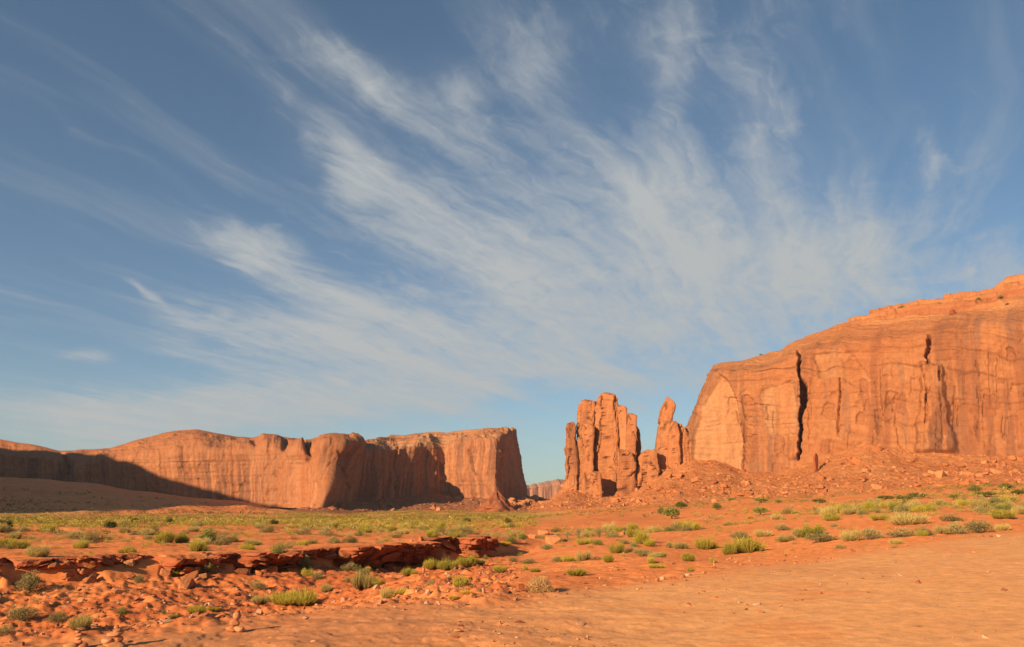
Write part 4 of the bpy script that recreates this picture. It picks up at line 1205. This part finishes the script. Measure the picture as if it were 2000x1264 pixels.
def sparse(seed):
    rg = np.random.default_rng(seed)
    st = stems(rg, 90, .95, .42, .006, (.19, .14, .09))
    n = 520; a = rg.uniform(0, 6.28, n); u = rg.uniform(.1, 1, n); z = rg.uniform(.25, 1, n)
    p = np.stack([.42 * u * z * np.cos(a), .42 * u * z * np.sin(a), z * .95], 1)
    V, Fc = leaf_quads(p, rg.normal(size=(n, 3)) + np.array([0, 0, .6]), .07, .012, rg)
    return (V, Fc, np.repeat(np.array([.27, .23, .085]) * rg.uniform(.6, 1.3, (n, 1)), 4, 0)), st

def juniper(seed, col=(.11, .115, .036), lo=.16):
    rg = np.random.default_rng(seed)
    p, d, sh = mound_points(rg, 34, 60, lo, .20, 0 if lo < .3 else rg.uniform(.42, .5))
    V, Fc = leaf_quads(p, d + rg.normal(0, .5, d.shape), rg.uniform(.07, .13, len(p)), rg.uniform(.018, .032, len(p)), rg)
    C = np.repeat(np.array(col) * (sh * rg.uniform(.7, 1.35, len(p)))[:, None], 4, 0)
    # trunk: tapered, forked
    tv, tf, o = [], [], 0
    def limb(a, b, r0, r1):
        nonlocal o
        a, b = np.array(a, float), np.array(b, float); t = b - a; t /= np.linalg.norm(t)
        u = np.cross(t, [.3, .9, .1]); u /= np.linalg.norm(u); w = np.cross(t, u); k = 7
        th = np.linspace(0, 2 * math.pi, k, endpoint=False)
        ring = lambda c, r: c + r * (np.cos(th)[:, None] * u + np.sin(th)[:, None] * w)
        m_ = (a + b) / 2 + rg.normal(0, .02, 3)
        tv.append(np.concatenate([ring(a, r0), ring(m_, (r0 + r1) / 2), ring(b, r1)]))
        for q in range(2):
            for i in range(k): tf.append([o + q * k + i, o + q * k + (i + 1) % k, o + (q + 1) * k + (i + 1) % k, o + (q + 1) * k + i])
        o += 3 * k
    limb((0, 0, -.08), (.03, .01, .22), .06, .045)
    for i in range(6):
        a = i * 1.05 + rg.uniform(0, .5); limb((.03, .01, .16 + .02 * i), (.3 * math.cos(a), .3 * math.sin(a), rg.uniform(.4, .72)), .034, .01)
    T = (np.concatenate(tv), np.array(tf), np.array([.13, .085, .055]))
    return (V, Fc, C), T

def pm(name, part):
    V, Fc, C = part
    return mesh_np(name, V, Fc, False, np.broadcast_to(C, V.shape))
SAGE_T, SAGE_I = (.40, .33, .115), (.19, .15, .065)
YG_T, YG_I = (.40, .33, .05), (.24, .17, .04)
PALE_T = (.46, .35, .11)
KINDS = {}
def kind(name, builders, n1, n2):
    KINDS[name] = [(pm(n1, a), pm(n2, b)) for a, b in builders]
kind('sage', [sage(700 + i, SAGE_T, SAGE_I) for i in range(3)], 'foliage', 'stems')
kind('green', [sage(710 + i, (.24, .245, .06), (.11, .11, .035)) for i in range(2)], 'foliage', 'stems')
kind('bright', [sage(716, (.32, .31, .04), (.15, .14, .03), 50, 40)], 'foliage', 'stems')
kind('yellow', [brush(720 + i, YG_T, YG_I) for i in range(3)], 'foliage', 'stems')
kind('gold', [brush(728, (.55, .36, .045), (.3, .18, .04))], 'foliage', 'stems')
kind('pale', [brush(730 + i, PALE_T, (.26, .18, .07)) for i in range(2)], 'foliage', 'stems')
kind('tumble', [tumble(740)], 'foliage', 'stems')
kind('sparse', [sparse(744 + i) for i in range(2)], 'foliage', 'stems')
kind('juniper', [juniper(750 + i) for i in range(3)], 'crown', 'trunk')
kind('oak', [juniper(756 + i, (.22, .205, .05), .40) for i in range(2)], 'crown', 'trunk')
for ks in KINDS.values():
    for a, b in ks:
        a.materials.append(M_LEAF); b.materials.append(M_TWIG)

def plant_at(px, py, w, h, kd, label, name='shrub', cat='shrub', group=None, P=None, var=None):
    P = on_ground(px, py) if P is None else Vector(P)
    W, H = px_size(P, w) * .94, px_size(P, h) * .94
    root = empty(name, P - Vector((0, 0, .02 * H)))
    root.rotation_euler[2] = random.uniform(0, 6.28)
    ks = KINDS[kd]; a, b = ks[random.randrange(len(ks)) if var is None else var]
    for me in (a, b):
        c = bpy.data.objects.new(me.name.split('.')[0], me); COL.objects.link(c); c.parent = root
        c.scale = (W * 1.08, W * 1.08, H * 1.02)
    return tag(root, label, cat, group)

SHRUBS = [
    (57, 1156, 54, 46, 'sage', 'large pale grey-green bush below the ledge at the far left'),
    (42, 1211, 64, 34, 'sage', 'wide grey-green bush on the bank near the lower left corner'),
    (8, 1240, 34, 22, 'sage', 'grey bush cut by the left edge just above the corner'),
    (112, 1216, 38, 26, 'sage', 'grey-green bush left of the pale yellow one in the lower left'),
    (157, 1228, 46, 28, 'pale', 'pale yellow bush directly above the two left cairns'),
    (238, 1201, 20, 17, 'green', 'small round green bush with a long shadow on the left bank'),
    (400, 1119, 52, 36, 'sage', 'large sage bush in front of the ledge above the single right cairn'),
    (322, 1107, 20, 14, 'pale', 'little pale bush at the ledge foot left of the large sage'),
    (543, 1096, 34, 32, 'green', 'round green bush standing against the ledge'),
    (598, 1110, 25, 27, 'sage', 'upright sage bush just right of the round green ledge bush'),
    (497, 1110, 18, 14, 'sage', 'small sage left of the round green ledge bush'),
    (524, 1107, 16, 10, 'pale', 'tiny pale bush below the round green ledge bush'),
    (505, 1152, 34, 20, 'sage', 'grey sage midway down the bank left of the big yellow-green clump'),
    (508, 1181, 36, 18, 'pale', 'pale sage touching the left end of the big yellow-green clump'),
    (558, 1180, 62, 26, 'yellow', 'left half of the big yellow-green clump at the plate edge'),
    (592, 1180, 56, 34, 'yellow', 'tall right half of the big yellow-green clump at the plate edge'),
    (340, 1126, 16, 11, 'yellow', 'tiny yellow tuft by a fallen slab under the ledge'),
    (270, 1140, 20, 20, 'sage', 'dark sage on the bank below the ledge, left of the tiny yellow tuft'),
    (385, 1196, 40, 15, 'yellow', 'low green grass patch on the plate edge left of the cairn'),
    (418, 1195, 26, 8, 'yellow', 'thin grass patch just above the single right cairn'),
    (320, 1201, 11, 10, 'green', 'tiny bush with a long shadow left of the low grass patch'),
    (338, 1207, 20, 9, 'pale', 'dry pale tuft on the bank edge left of the cairn'),
    (683, 1115, 36, 18, 'sage', 'grey sage at the ledge foot left of the wash boulders'),
    (730, 1110, 28, 16, 'pale', 'pale sage close to the left of the jagged wash boulder'),
    (620, 1133, 26, 16, 'sage', 'sage on the bank below the upright sage'),
    (712, 1150, 54, 34, 'pale', 'big pale green bush on the right end of the bank'),
    (710, 1126, 30, 18, 'sage', 'grey bush behind the big pale green bush'),
    (738, 1142, 24, 12, 'yellow', 'low green skirt right of the big pale green bush'),
    (758, 1168, 36, 22, 'pale', 'pale grass clump on the orange ground right of the bank'),
    (786, 1160, 30, 12, 'yellow', 'flat green tuft right of the pale grass clump'),
    (637, 1156, 24, 15, 'pale', 'pale tuft on the bank above the big yellow-green clump'),
    (679, 1137, 20, 12, 'sage', 'small sage left of the big pale green bush'),
    (804, 1108, 36, 36, 'green', 'vivid green bush in front of the wash boulders'),
    (800, 1124, 34, 16, 'yellow', 'yellow grass at the foot of the vivid green wash bush'),
    (846, 1112, 40, 20, 'yellow', 'left clump of the yellow-green row along the wash rim'),
    (876, 1112, 44, 24, 'yellow', 'middle clump of the yellow-green row along the wash rim'),
    (914, 1108, 44, 24, 'yellow', 'right clump of the yellow-green row along the wash rim'),
    (938, 1104, 24, 12, 'pale', 'dry tail end of the yellow-green row along the wash rim'),
    (911, 1090, 30, 26, 'bright', 'light green bush rising behind the right of the wash rim row'),
    (948, 1093, 12, 10, 'green', 'small green tuft under the tipped slab in the wash'),
    (901, 1147, 34, 22, 'yellow', 'round olive tuft alone on the orange slope with a long shadow'),
    (910, 1160, 28, 9, 'gold', 'flat golden grass just below the round olive tuft'),
    (886, 1171, 20, 9, 'gold', 'thin golden grass at the plate edge below the round olive tuft'),
    (977, 1119, 28, 16, 'yellow', 'yellow-green tuft right of the wash rim row'),
    (1002, 1098, 20, 12, 'sage', 'grey tuft between the wash and the low sage row'),
    (1032, 1101, 32, 12, 'sage', 'low sage right of the wash end'),
    (1026, 1114, 10, 10, 'yellow', 'tiny upright tuft above the dry tan bush'),
    (1045, 1117, 26, 8, 'yellow', 'thin grass line above the dry tan bush'),
    (1056, 1158, 54, 38, 'tumble', 'round dry tan bush on the orange ground in the centre foreground'),
    (1126, 1124, 42, 17, 'yellow', 'double yellow-green tuft right of the dry tan bush'),
    (1088, 1098, 26, 14, 'sage', 'left sage of the loose row right of the wash'),
    (1110, 1097, 28, 14, 'yellow', 'green middle of the loose row right of the wash'),
    (1140, 1095, 34, 20, 'pale', 'pale right end of the loose row right of the wash'),
    (1188, 1098, 24, 17, 'yellow', 'single yellow-green tuft right of the loose row'),
    (1068, 1074, 30, 14, 'sage', 'sage below the big smooth red boulder'),
    (1085, 1040, 22, 14, 'sage', 'sage above the big smooth red boulder'),
    (1108, 1053, 14, 18, 'sparse', 'bare twiggy bush beside the big smooth red boulder'),
    (1130, 1052, 20, 24, 'sparse', 'tall bare twiggy bush on the red slope'),
    (1170, 1050, 20, 22, 'sparse', 'rightmost of the bare twiggy bushes on the red slope'),
    (1142, 1063, 36, 12, 'yellow', 'dry grass under the bare twiggy bushes'),
    (998, 1061, 24, 19, 'green', 'dark green bush right of the wash pocket'),
    (1022, 1054, 22, 14, 'green', 'round green bush upslope of the dark one right of the wash pocket'),
    (985, 1066, 26, 9, 'gold', 'yellow flowers at the foot of the dark green bush by the wash pocket'),
    (953, 1056, 16, 13, 'sparse', 'small grey bush on the lip of the wash pocket'),
    (865, 1047, 15, 19, 'sparse', 'thin upright bush behind the ledge above the wash'),
    (683, 1060, 30, 14, 'green', 'pair of small green bushes on top of the ledge'),
    (1254, 1062, 34, 28, 'yellow', 'tall yellow-green bush on the orange slope, upper of two'),
    (1268, 1067, 24, 16, 'yellow', 'bright lower tuft in front of the tall yellow-green bush'),
    (1220, 1062, 26, 12, 'sage', 'sage left of the tall yellow-green bush'),
    (1240, 1068, 18, 12, 'sage', 'grey sage just below the tall yellow-green bush'),
    (1260, 1086, 34, 15, 'sage', 'blue-grey sage alone below the two yellow-green tufts'),
    (1294, 1087, 18, 11, 'yellow', 'small tuft right of the blue-grey sage'),
    (1308, 1070, 22, 14, 'sage', 'sage between the yellow-green bushes on the right slope'),
    (1330, 1072, 32, 16, 'pale', 'pale bush left of the long olive one'),
    (1380, 1072, 50, 24, 'yellow', 'long olive bush left of the biggest bush'),
    (1425, 1082, 32, 24, 'yellow', 'left lobe of the biggest yellow-green bush beside the dirt track'),
    (1463, 1078, 66, 34, 'yellow', 'biggest yellow-green bush beside the dirt track'),
    (1345, 1096, 28, 17, 'yellow', 'tidy yellow-green tuft above the scattered stones'),
    (1272, 1100, 18, 12, 'yellow', 'small tuft above the low grass patch left of the stones'),
    (1282, 1110, 34, 10, 'yellow', 'low grass patch left of the scattered stones'),
    (1348, 1116, 12, 9, 'yellow', 'tiny green tuft among the scattered stones'),
    (1393, 1099, 14, 10, 'yellow', 'tiny tuft behind the pale small cairn of the track edge'),
    (1330, 1034, 30, 18, 'yellow', 'yellow-green bush in front of the small tree on the red flat'),
    (1345, 1030, 20, 11, 'sage', 'dark sage right of the yellow-green bush on the red flat'),
    (1465, 1014, 13, 8, 'gold', 'small golden bush on the bare red patch'),
    (1560, 1050, 30, 22, 'sage', 'sage touching the left of the vivid green bush by the track'),
    (1577, 1050, 34, 30, 'bright', 'vivid green bush beside the dirt track, left lobe'),
    (1602, 1046, 30, 28, 'bright', 'vivid green bush beside the dirt track, right lobe'),
    (1606, 1058, 74, 20, 'sage', 'wide grey sage in front of the vivid green bush'),
    (1535, 1058, 36, 16, 'pale', 'pale bush between the biggest bush and the vivid green one'),
    (1662, 1056, 42, 24, 'pale', 'straw-yellow bush on the track edge right of the wide sage'),
    (1703, 1054, 48, 27, 'sage', 'rounded sage right of the straw-yellow bush'),
    (1760, 1049, 58, 22, 'sage', 'long grey bush with a dark log at its foot'),
    (1806, 1045, 36, 22, 'sage', 'sage right of the long grey bush'),
    (1842, 1043, 34, 18, 'pale', 'straw bush between two sages on the track edge'),
    (1868, 1043, 40, 28, 'sage', 'tall olive-grey bush in the right end of the track-edge row'),
    (1910, 1040, 60, 30, 'sage', 'big sage with bare white twigs at the right end of the row'),
    (1958, 1036, 30, 14, 'pale', 'last low bush of the row before the right edge'),
    (1775, 1025, 72, 24, 'pale', 'wide straw-coloured bush in the second row'),
    (1720, 1016, 42, 15, 'yellow', 'olive bush of the second row left of the wide straw one'),
    (1625, 1017, 34, 15, 'yellow', 'olive bush behind the vivid green one'),
    (1860, 1018, 46, 17, 'sage', 'low sage of the second row near the right'),
    (1960, 1012, 46, 18, 'yellow', 'yellow-green bush near the right edge, behind the rows'),
    (1530, 1036, 34, 16, 'sage', 'sage behind and left of the vivid green bush'),
    (1445, 1052, 44, 18, 'sage', 'sage directly behind the biggest bush'),
    (1490, 1048, 36, 15, 'pale', 'pale sage behind the right of the biggest bush'),
]
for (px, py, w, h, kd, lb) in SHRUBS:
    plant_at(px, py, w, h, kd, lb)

TREES = [
    (0, 1036, 40, 33, 'juniper', 'dark juniper cut by the left edge on the grass flat'),
    (215, 1031, 22, 20, 'juniper', 'largest of the three round junipers on the left flat'),
    (263, 1022, 15, 12, 'juniper', 'smallest, middle one of the three round junipers on the left flat'),
    (330, 1023, 17, 14, 'juniper', 'rightmost of the three round junipers on the left flat'),
    (535, 1024, 18, 11, 'juniper', 'low juniper on the flat below the nose of the left mesa'),
    (991, 1024, 17, 14, 'oak', 'small round tree on the flat below the debris cone'),
    (913, 1020, 20, 9, 'juniper', 'low dark bush-like tree left of the small round one on the flat'),
    (1312, 1014, 32, 29, 'oak', 'small spreading tree with a bare trunk and oval shadow on the red flat'),
    (1291, 1006, 14, 17, 'oak', 'slim tree touching the left of the spreading tree'),
    (1330, 994, 24, 16, 'oak', 'flat-topped tree behind the spreading tree'),
    (1400, 996, 20, 15, 'oak', 'round tree with an oval shadow midway along the foot of the rubble'),
    (1430, 982, 18, 12, 'oak', 'small tree upslope of the round one at the rubble foot'),
    (1485, 1006, 26, 20, 'oak', 'small tree alone on the bare red patch'),
    (1487, 982, 28, 12, 'oak', 'low wide tree behind the one on the bare red patch'),
    (1600, 983, 26, 11, 'oak', 'dark low tree at the rubble foot below the standing slab'),
    (1520, 983, 14, 9, 'oak', 'tiny tree at the rubble foot left of the dark low one'),
    (1730, 976, 32, 11, 'oak', 'wide bright tree at the rubble foot left of the dense thicket'),
    (1765, 977, 28, 12, 'oak', 'left tree of the dense thicket at the rubble foot'),
    (1792, 974, 30, 15, 'oak', 'right tree of the dense thicket at the rubble foot'),
    (1885, 985, 26, 17, 'sparse', 'straw-coloured leafless tree below the right end of the rubble'),
    (1863, 976, 18, 14, 'oak', 'tree left of the straw-coloured leafless one'),
    (1905, 962, 24, 16, 'oak', 'round tree on the lower rubble near the right edge'),
    (1925, 971, 38, 15, 'oak', 'broad tree under the round one near the right edge'),
    (1930, 952, 14, 9, 'oak', 'little tree on the rubble above the broad one near the right edge'),
    (1966, 957, 28, 15, 'oak', 'tree between the broad one and the right edge'),
    (1990, 967, 26, 12, 'oak', 'tree cut by the right edge'),
]
for (px, py, w, h, kd, lb) in TREES:
    near_talus = np.hypot(TRX - px, TRY - py)
    i = int(np.argmin(near_talus)); P = None
    if near_talus.ravel()[i] < 3 and py < np.interp(px, [k[0] for k in RT], [k[1] for k in RT]): P = TAL_R.reshape(-1, 3)[i]
    plant_at(px, py, w, h, kd, lb, 'tree', 'tree', P=P)
MX, MY = project(P_RMESA)
for (px, py, w, h, lb) in [(1760, 603, 14, 8, 'green bush on the ledges at the top left of the right mesa'), (1833, 598, 13, 8, 'green bush on the mesa top, second from the left'),
                           (1912, 585, 11, 7, 'small bush on the mesa top near the right'), (1955, 582, 14, 8, 'green bush on the mesa top close to the right edge'), (1968, 595, 9, 5, 'tiny bush under the one close to the right edge on the mesa top'),
                           (1483, 687, 8, 4, 'tiny dark bush on the skyline at the left of the right mesa')]:
    i = int(np.argmin(np.hypot(MX - px, MY - py)))
    plant_at(px, py, w, h, 'green', lb, P=P_RMESA.reshape(-1, 3)[i])

# ---- the many small shrubs: nearest ones singly, the rest as one cover
def clump(seed, n, wid=.10, ln=.34):
    rg = np.random.default_rng(seed)
    p, d, sh = mound_points(rg, max(n // 6, 3), 6, .05, .26)
    p = p[:n]; d = d[:n]
    V, Fc = leaf_quads(p - np.array([0, 0, .1]), d * .8 + np.array([0, 0, .7]), ln, wid, rg)
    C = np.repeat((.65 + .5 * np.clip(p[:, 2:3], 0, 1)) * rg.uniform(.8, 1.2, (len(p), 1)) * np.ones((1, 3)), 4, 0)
    return V, Fc, C
def field():
    rg = np.random.default_rng(5)
    N = 150000
    az = rg.uniform(-.66, .66, N); r = np.sqrt(rg.uniform(19 ** 2, 520 ** 2, N))
    near = rg.uniform(0, 1, 26000); az2 = rg.uniform(-.66, .66, 26000); r2 = np.sqrt(19 ** 2 + near * (150 ** 2 - 19 ** 2))
    az = np.r_[az, az2]; r = np.r_[r, r2]
    X, Y = r * np.sin(az), r * np.cos(az)
    _, _, plate, below, rl = zones(X, Y)
    n1 = fbm(X * .06, Y * .06, oct=4, seed=801); n2 = fbm(X * .3, Y * .3, oct=3, seed=802)
    left = az < .03
    dl = np.where(r > rl + 1.2, np.interp(r, [30, 55, 80, 120, 200, 520], [.10, .16, .38, .75, 1.1, 1.1]), .10) * np.clip(.55 + 1.2 * n1 + .7 * n2, .03, 1.4)
    dune = (r > 330) & (az < -.27); dl = np.where(dune, .22 * np.clip(.5 + 1.5 * n1, 0, 1), dl)
    foot = np.interp(1000 + F * np.tan(az), [k[0] for k in RT], [k[2] for k in RT]) / np.cos(az)
    dr = np.interp(r, [19, 26, 40, 70, 100, 130, 200, 230, 300], [.0, .10, .26, .30, .15, .07, .10, .4, .4]) * np.clip(.40 + 1.6 * n1 + .9 * n2, 0, 1.5)
    dr = dr * (1 + .6 * sstep(az, .15, .30))
    dr = np.where(r > foot + 6, 0, dr) + .35 * np.exp(-((r - foot) / 16) ** 2) * (r < foot + 8)
    bare = np.exp(-((az - .30) / .10) ** 2 - ((r - 150) / 60) ** 2); dr = dr * (1 - .85 * bare)
    dens = np.where(left, dl, dr) * (1 - plate) * (r < np.where(left, 500, 290))
    inw = (np.abs(np.abs(r - rl)) < 1.0) & left & (r < 62); dens = np.where(inw, 0, dens)
    keep = rg.uniform(0, 1, len(dens)) < dens
    X, Y, az, r, below, left = X[keep], Y[keep], az[keep], r[keep], below[keep], left[keep]
    Z = ground_z(X, Y)
    size = np.clip(rg.lognormal(-.9, .58, len(X)), .14, 1.6) * np.where(r < 60, .66, 1) * np.where(left & (r > 55), .72, 1) * np.where(below > .5, .62, 1) * np.where(left, 1, .72) * np.where((r > 330) & (az < -.27), 1.6, 1)
    h = size * rg.uniform(.45, .75, len(X))
    kinds = rg.choice(['sage', 'yellow', 'pale', 'green'], len(X), p=[.46, .28, .20, .06])
    app = size / r; order = np.argsort(-app)
    one, rest = order[:190], order[190:]
    for i in one:
        P = Vector((X[i], Y[i], Z[i]))
        if below[i] > .5: lb, gp = 'little shrub on the eroded red bank below the ledge', 'little shrubs on the bank'
        elif left[i]: lb, gp = 'low shrub scattered on the red flat beyond the ledge', 'low shrubs beyond the ledge'
        else: lb, gp = 'low shrub on the orange flat between the track and the right mesa', 'low shrubs on the right flat'
        lb = {'sage': 'grey-green ', 'yellow': 'yellow-green upright ', 'pale': 'straw-coloured ', 'green': 'dark green '}[kinds[i]] + lb
        ks = KINDS[kinds[i]]; a, b = ks[random.randrange(len(ks))]
        o = bpy.data.objects.new('small_shrub', a); COL.objects.link(o)
        o.location = P - Vector((0, 0, .03)); o.scale = (size[i] * 1.25, size[i] * 1.25, h[i] * 1.2); o.rotation_euler[2] = random.uniform(0, 6.28)
        tag(o, lb, 'shrub', gp)
    TT = {'sage': (.34, .275, .085), 'yellow': (.34, .275, .05), 'pale': (.33, .25, .08), 'green': (.19, .18, .05)}
    tint = np.array([TT[k] for k in kinds[rest]]) * rg.uniform(.75, 1.2, (len(rest), 1))
    tint = np.where((left[rest] & (r[rest] > 90))[:, None], tint * np.array([1.06, 1.02, .72]), tint)
    dn = ((r[rest] > 330) & (az[rest] < -.27))[:, None]; tint = np.where(dn, tint * .55, tint)
    pos = np.stack([X[rest], Y[rest], Z[rest]], 1); sc = np.stack([size[rest] * 1.25, size[rest] * 1.25, h[rest] * 1.3], 1)
    for lo, hi, n, wd, ln, nm in ((0, 75, 170, .024, .18, 'shrub_cover'), (75, 160, 54, .05, .26, 'shrub_cover'), (160, 600, 14, .11, .34, 'shrub_cover')):
        m = (r[rest] >= lo) & (r[rest] < hi)
        if m.sum() < 2: continue
        o = scatter(nm, [clump(820 + k + int(lo), n, wd, ln) for k in range(8)], pos[m], sc[m], tint[m], rg, .06, M_LEAF,
                    {0: 'countless small shrubs and grass tufts around the wash', 75: 'countless low shrubs on the middle flats', 160: 'dense low green scrub covering the far flat'}[lo])
        print(nm, lo, int(m.sum()))
field()

# ------------------------------------------------------------------ cairns and loose stones
def round_stone(seed, tint):
    bm = bmesh.new(); bmesh.ops.create_icosphere(bm, subdivisions=3, radius=1)
    V = np.array([v.co[:] for v in bm.verts]); Fc = np.array([[v.index for v in f.verts] for f in bm.faces]); bm.free()
    rg = np.random.default_rng(seed)
    for _ in range(9):                                        # knock flat facets off a ball
        d = rg.normal(size=3); d /= np.linalg.norm(d); k = V @ d; c = rg.uniform(.62, .85)
        V = V - np.clip(k - c, 0, None)[:, None] * d * .9
    V += .05 * V * fbm(V[:, 0] * 2, V[:, 1] * 2, V[:, 2] * 2, oct=4, seed=seed)[:, None]
    V /= np.abs(V).max(0)
    n = fbm(V[:, 0] * 2, V[:, 1] * 2, V[:, 2] * 2, oct=3, seed=seed + 1)
    me = mesh_np('stone', V, Fc, True, np.array(tint) * (1 + .18 * n[:, None])); me.materials.append(M_PEBBLE)
    return me
STONES = [round_stone(850 + i, t) for i, t in enumerate([(.46, .165, .062), (.50, .20, .085), (.42, .14, .052), (.48, .18, .070), (.40, .135, .055), (.50, .24, .12)])]
CAIRNS = []
def cairn(px, py, stones, label):
    B = on_ground(px, py); CAIRNS.append((B.x, B.y)); root = empty('stone_cairn', B)
    for k, (sx, sy, w, h) in enumerate(stones):
        C = Vector(pix(sx, sy, B.y).tolist()); W, H = px_size(C, w) / 2, px_size(C, h) / 2
        o = bpy.data.objects.new('stone', STONES[(k + int(px)) % 5]); COL.objects.link(o); o.parent = root
        o.location = C - B; o.scale = (W * 1.12, W * random.uniform(.8, 1.0), H * 1.16)
        o.rotation_euler = (random.uniform(-.1, .1), random.uniform(-.22, .22), random.uniform(-.5, .5))
    return tag(root, label, 'cairn')
cairn(460, 1234, [(452, 1229, 20, 12), (468, 1228, 20, 13), (457, 1217, 20, 13), (462, 1204, 15, 14)], 'cairn of four rounded stones standing alone on the rock plate')
cairn(225, 1266, [(224, 1261, 42, 14), (211, 1251, 24, 13), (232, 1249, 15, 13), (224, 1239, 30, 10), (229, 1232, 15, 7), (227, 1226, 8, 9)], 'wide cairn of reddish stones, right one of the pair at the bottom left')
cairn(153, 1268, [(140, 1262, 30, 14), (162, 1263, 18, 12), (153, 1254, 15, 9), (153, 1247, 12, 6), (154, 1240, 12, 7), (152, 1234, 10, 5), (159, 1228, 18, 4)], 'slim tower of flat stones, left one of the pair at the bottom left')
cairn(827, 1120, [(827, 1118, 8, 5), (827, 1113, 6, 6), (827, 1108, 4, 6)], 'tiny pale cairn at the left end of the yellow-green wash rim row')
cairn(1395, 1110, [(1394, 1108, 10, 4), (1395, 1103, 6, 6), (1395, 1098, 6, 5)], 'tiny pale cairn beside the dirt track right of the scattered stones')
for (px, py, w, h, lb) in [
    (1283, 1136, 10, 9, 'upright stone at the left of the scattered stones beside the track'), (1294, 1133, 11, 9, 'pointed stone second from the left beside the track'),
    (1256, 1130, 12, 7, 'flat stone left of the scattered stones'), (1332, 1128, 14, 8, 'broad slab in the middle of the scattered stones'), (1343, 1124, 14, 6, 'flat slab behind the broad one'),
    (1374, 1120, 8, 6, 'pale pebble-like stone right of the broad slab'), (1438, 1100, 8, 6, 'pale stone nearest the biggest yellow-green bush'), (1447, 1104, 10, 6, 'dark stone right below the pale one near the biggest bush'),
    (1314, 1101, 8, 5, 'small stone behind the tidy tuft'), (1197, 1111, 16, 7, 'low pile stone on the orange slope left of the stones'), (1190, 1110, 10, 5, 'pale stone left of the low pile'),
    (393, 1232, 6, 5, 'little stone on the plate left of the single cairn'), (921, 1168, 10, 10, 'dark angular stone below the golden grass'), (995, 1135, 7, 5, 'stone on the slope left of the dry tan bush'),
    (1146, 1150, 8, 5, 'thin stone right of the dry tan bush shadow'), (1182, 1144, 10, 4, 'flat stone chip right of the dry tan bush'), (1034, 1166, 10, 6, 'stone just below the dry tan bush')]:
    boulder_at(px, py, w, h, lb, mesh=random.choice(STONES), name='stone', cat='stone', sink=.25)

def pebbles():
    rg = np.random.default_rng(9); N = 26000
    az = rg.uniform(-.64, .64, N); r = np.exp(rg.uniform(math.log(9.5), math.log(34), N))
    X, Y = r * np.sin(az), r * np.cos(az); _, _, plate, below, _ = zones(X, Y)
    n = fbm(X * .5, Y * .5, oct=4, seed=870); right = sstep(X / r, -.1, .35)
    dens = np.clip(.10 + .45 * n, .01, 1) * (1 - .62 * right * plate) + .3 * (plate > .2) * (plate < .85) + 1.1 * below
    for c_ in CAIRNS: dens = np.where(np.hypot(X - c_[0], Y - c_[1]) < 1.3, dens * .06, dens)
    k = rg.uniform(0, 1, N) < dens * .7
    X, Y, r, below = X[k], Y[k], r[k], below[k]
    size = np.clip(rg.exponential(.011, len(X)) + .005, .005, .08) * np.where(below > .5, 1.5, 1) * (.75 + r / 45)
    tint = np.array([(.40, .135, .05), (.44, .18, .08), (.33, .10, .04), (.26, .085, .038), (.48, .24, .12)])[rg.integers(0, 5, len(X))]
    Z = ground_z(X, Y)
    scatter('pebbles', CHIPS, np.stack([X, Y, Z + size * .15], 1), size[:, None] * rg.uniform(.6, 1.3, (len(X), 3)) * np.array([1, 1, .65]), tint, rg, .3, M_PEBBLE, 'grit and pebbles strewn over the rock plate and the bank')
    print('pebbles', len(X))
pebbles()

# ------------------------------------------------------------------ thin desert haze
def build_haze():
    bm = bmesh.new(); bmesh.ops.create_cube(bm, size=1.0)
    me = bpy.data.meshes.new('haze'); bm.to_mesh(me); bm.free()
    m = bpy.data.materials.new('haze_air'); m.use_nodes = True; nt = m.node_tree; nt.nodes.clear()
    v = nt.nodes.new('ShaderNodeVolumePrincipled'); v.inputs['Color'].default_value = (.84, .92, 1.0, 1); v.inputs['Density'].default_value = .00008; v.inputs['Anisotropy'].default_value = .2
    out = nt.nodes.new('ShaderNodeOutputMaterial'); nt.links.new(v.outputs[0], out.inputs['Volume'])
    o = link('haze', me, m); o.scale = (8400, 8400, 330); o.location = (0, 0, 165 - 78)
    tag(o, 'thin pale haze in the desert air', kind='stuff')
build_haze()
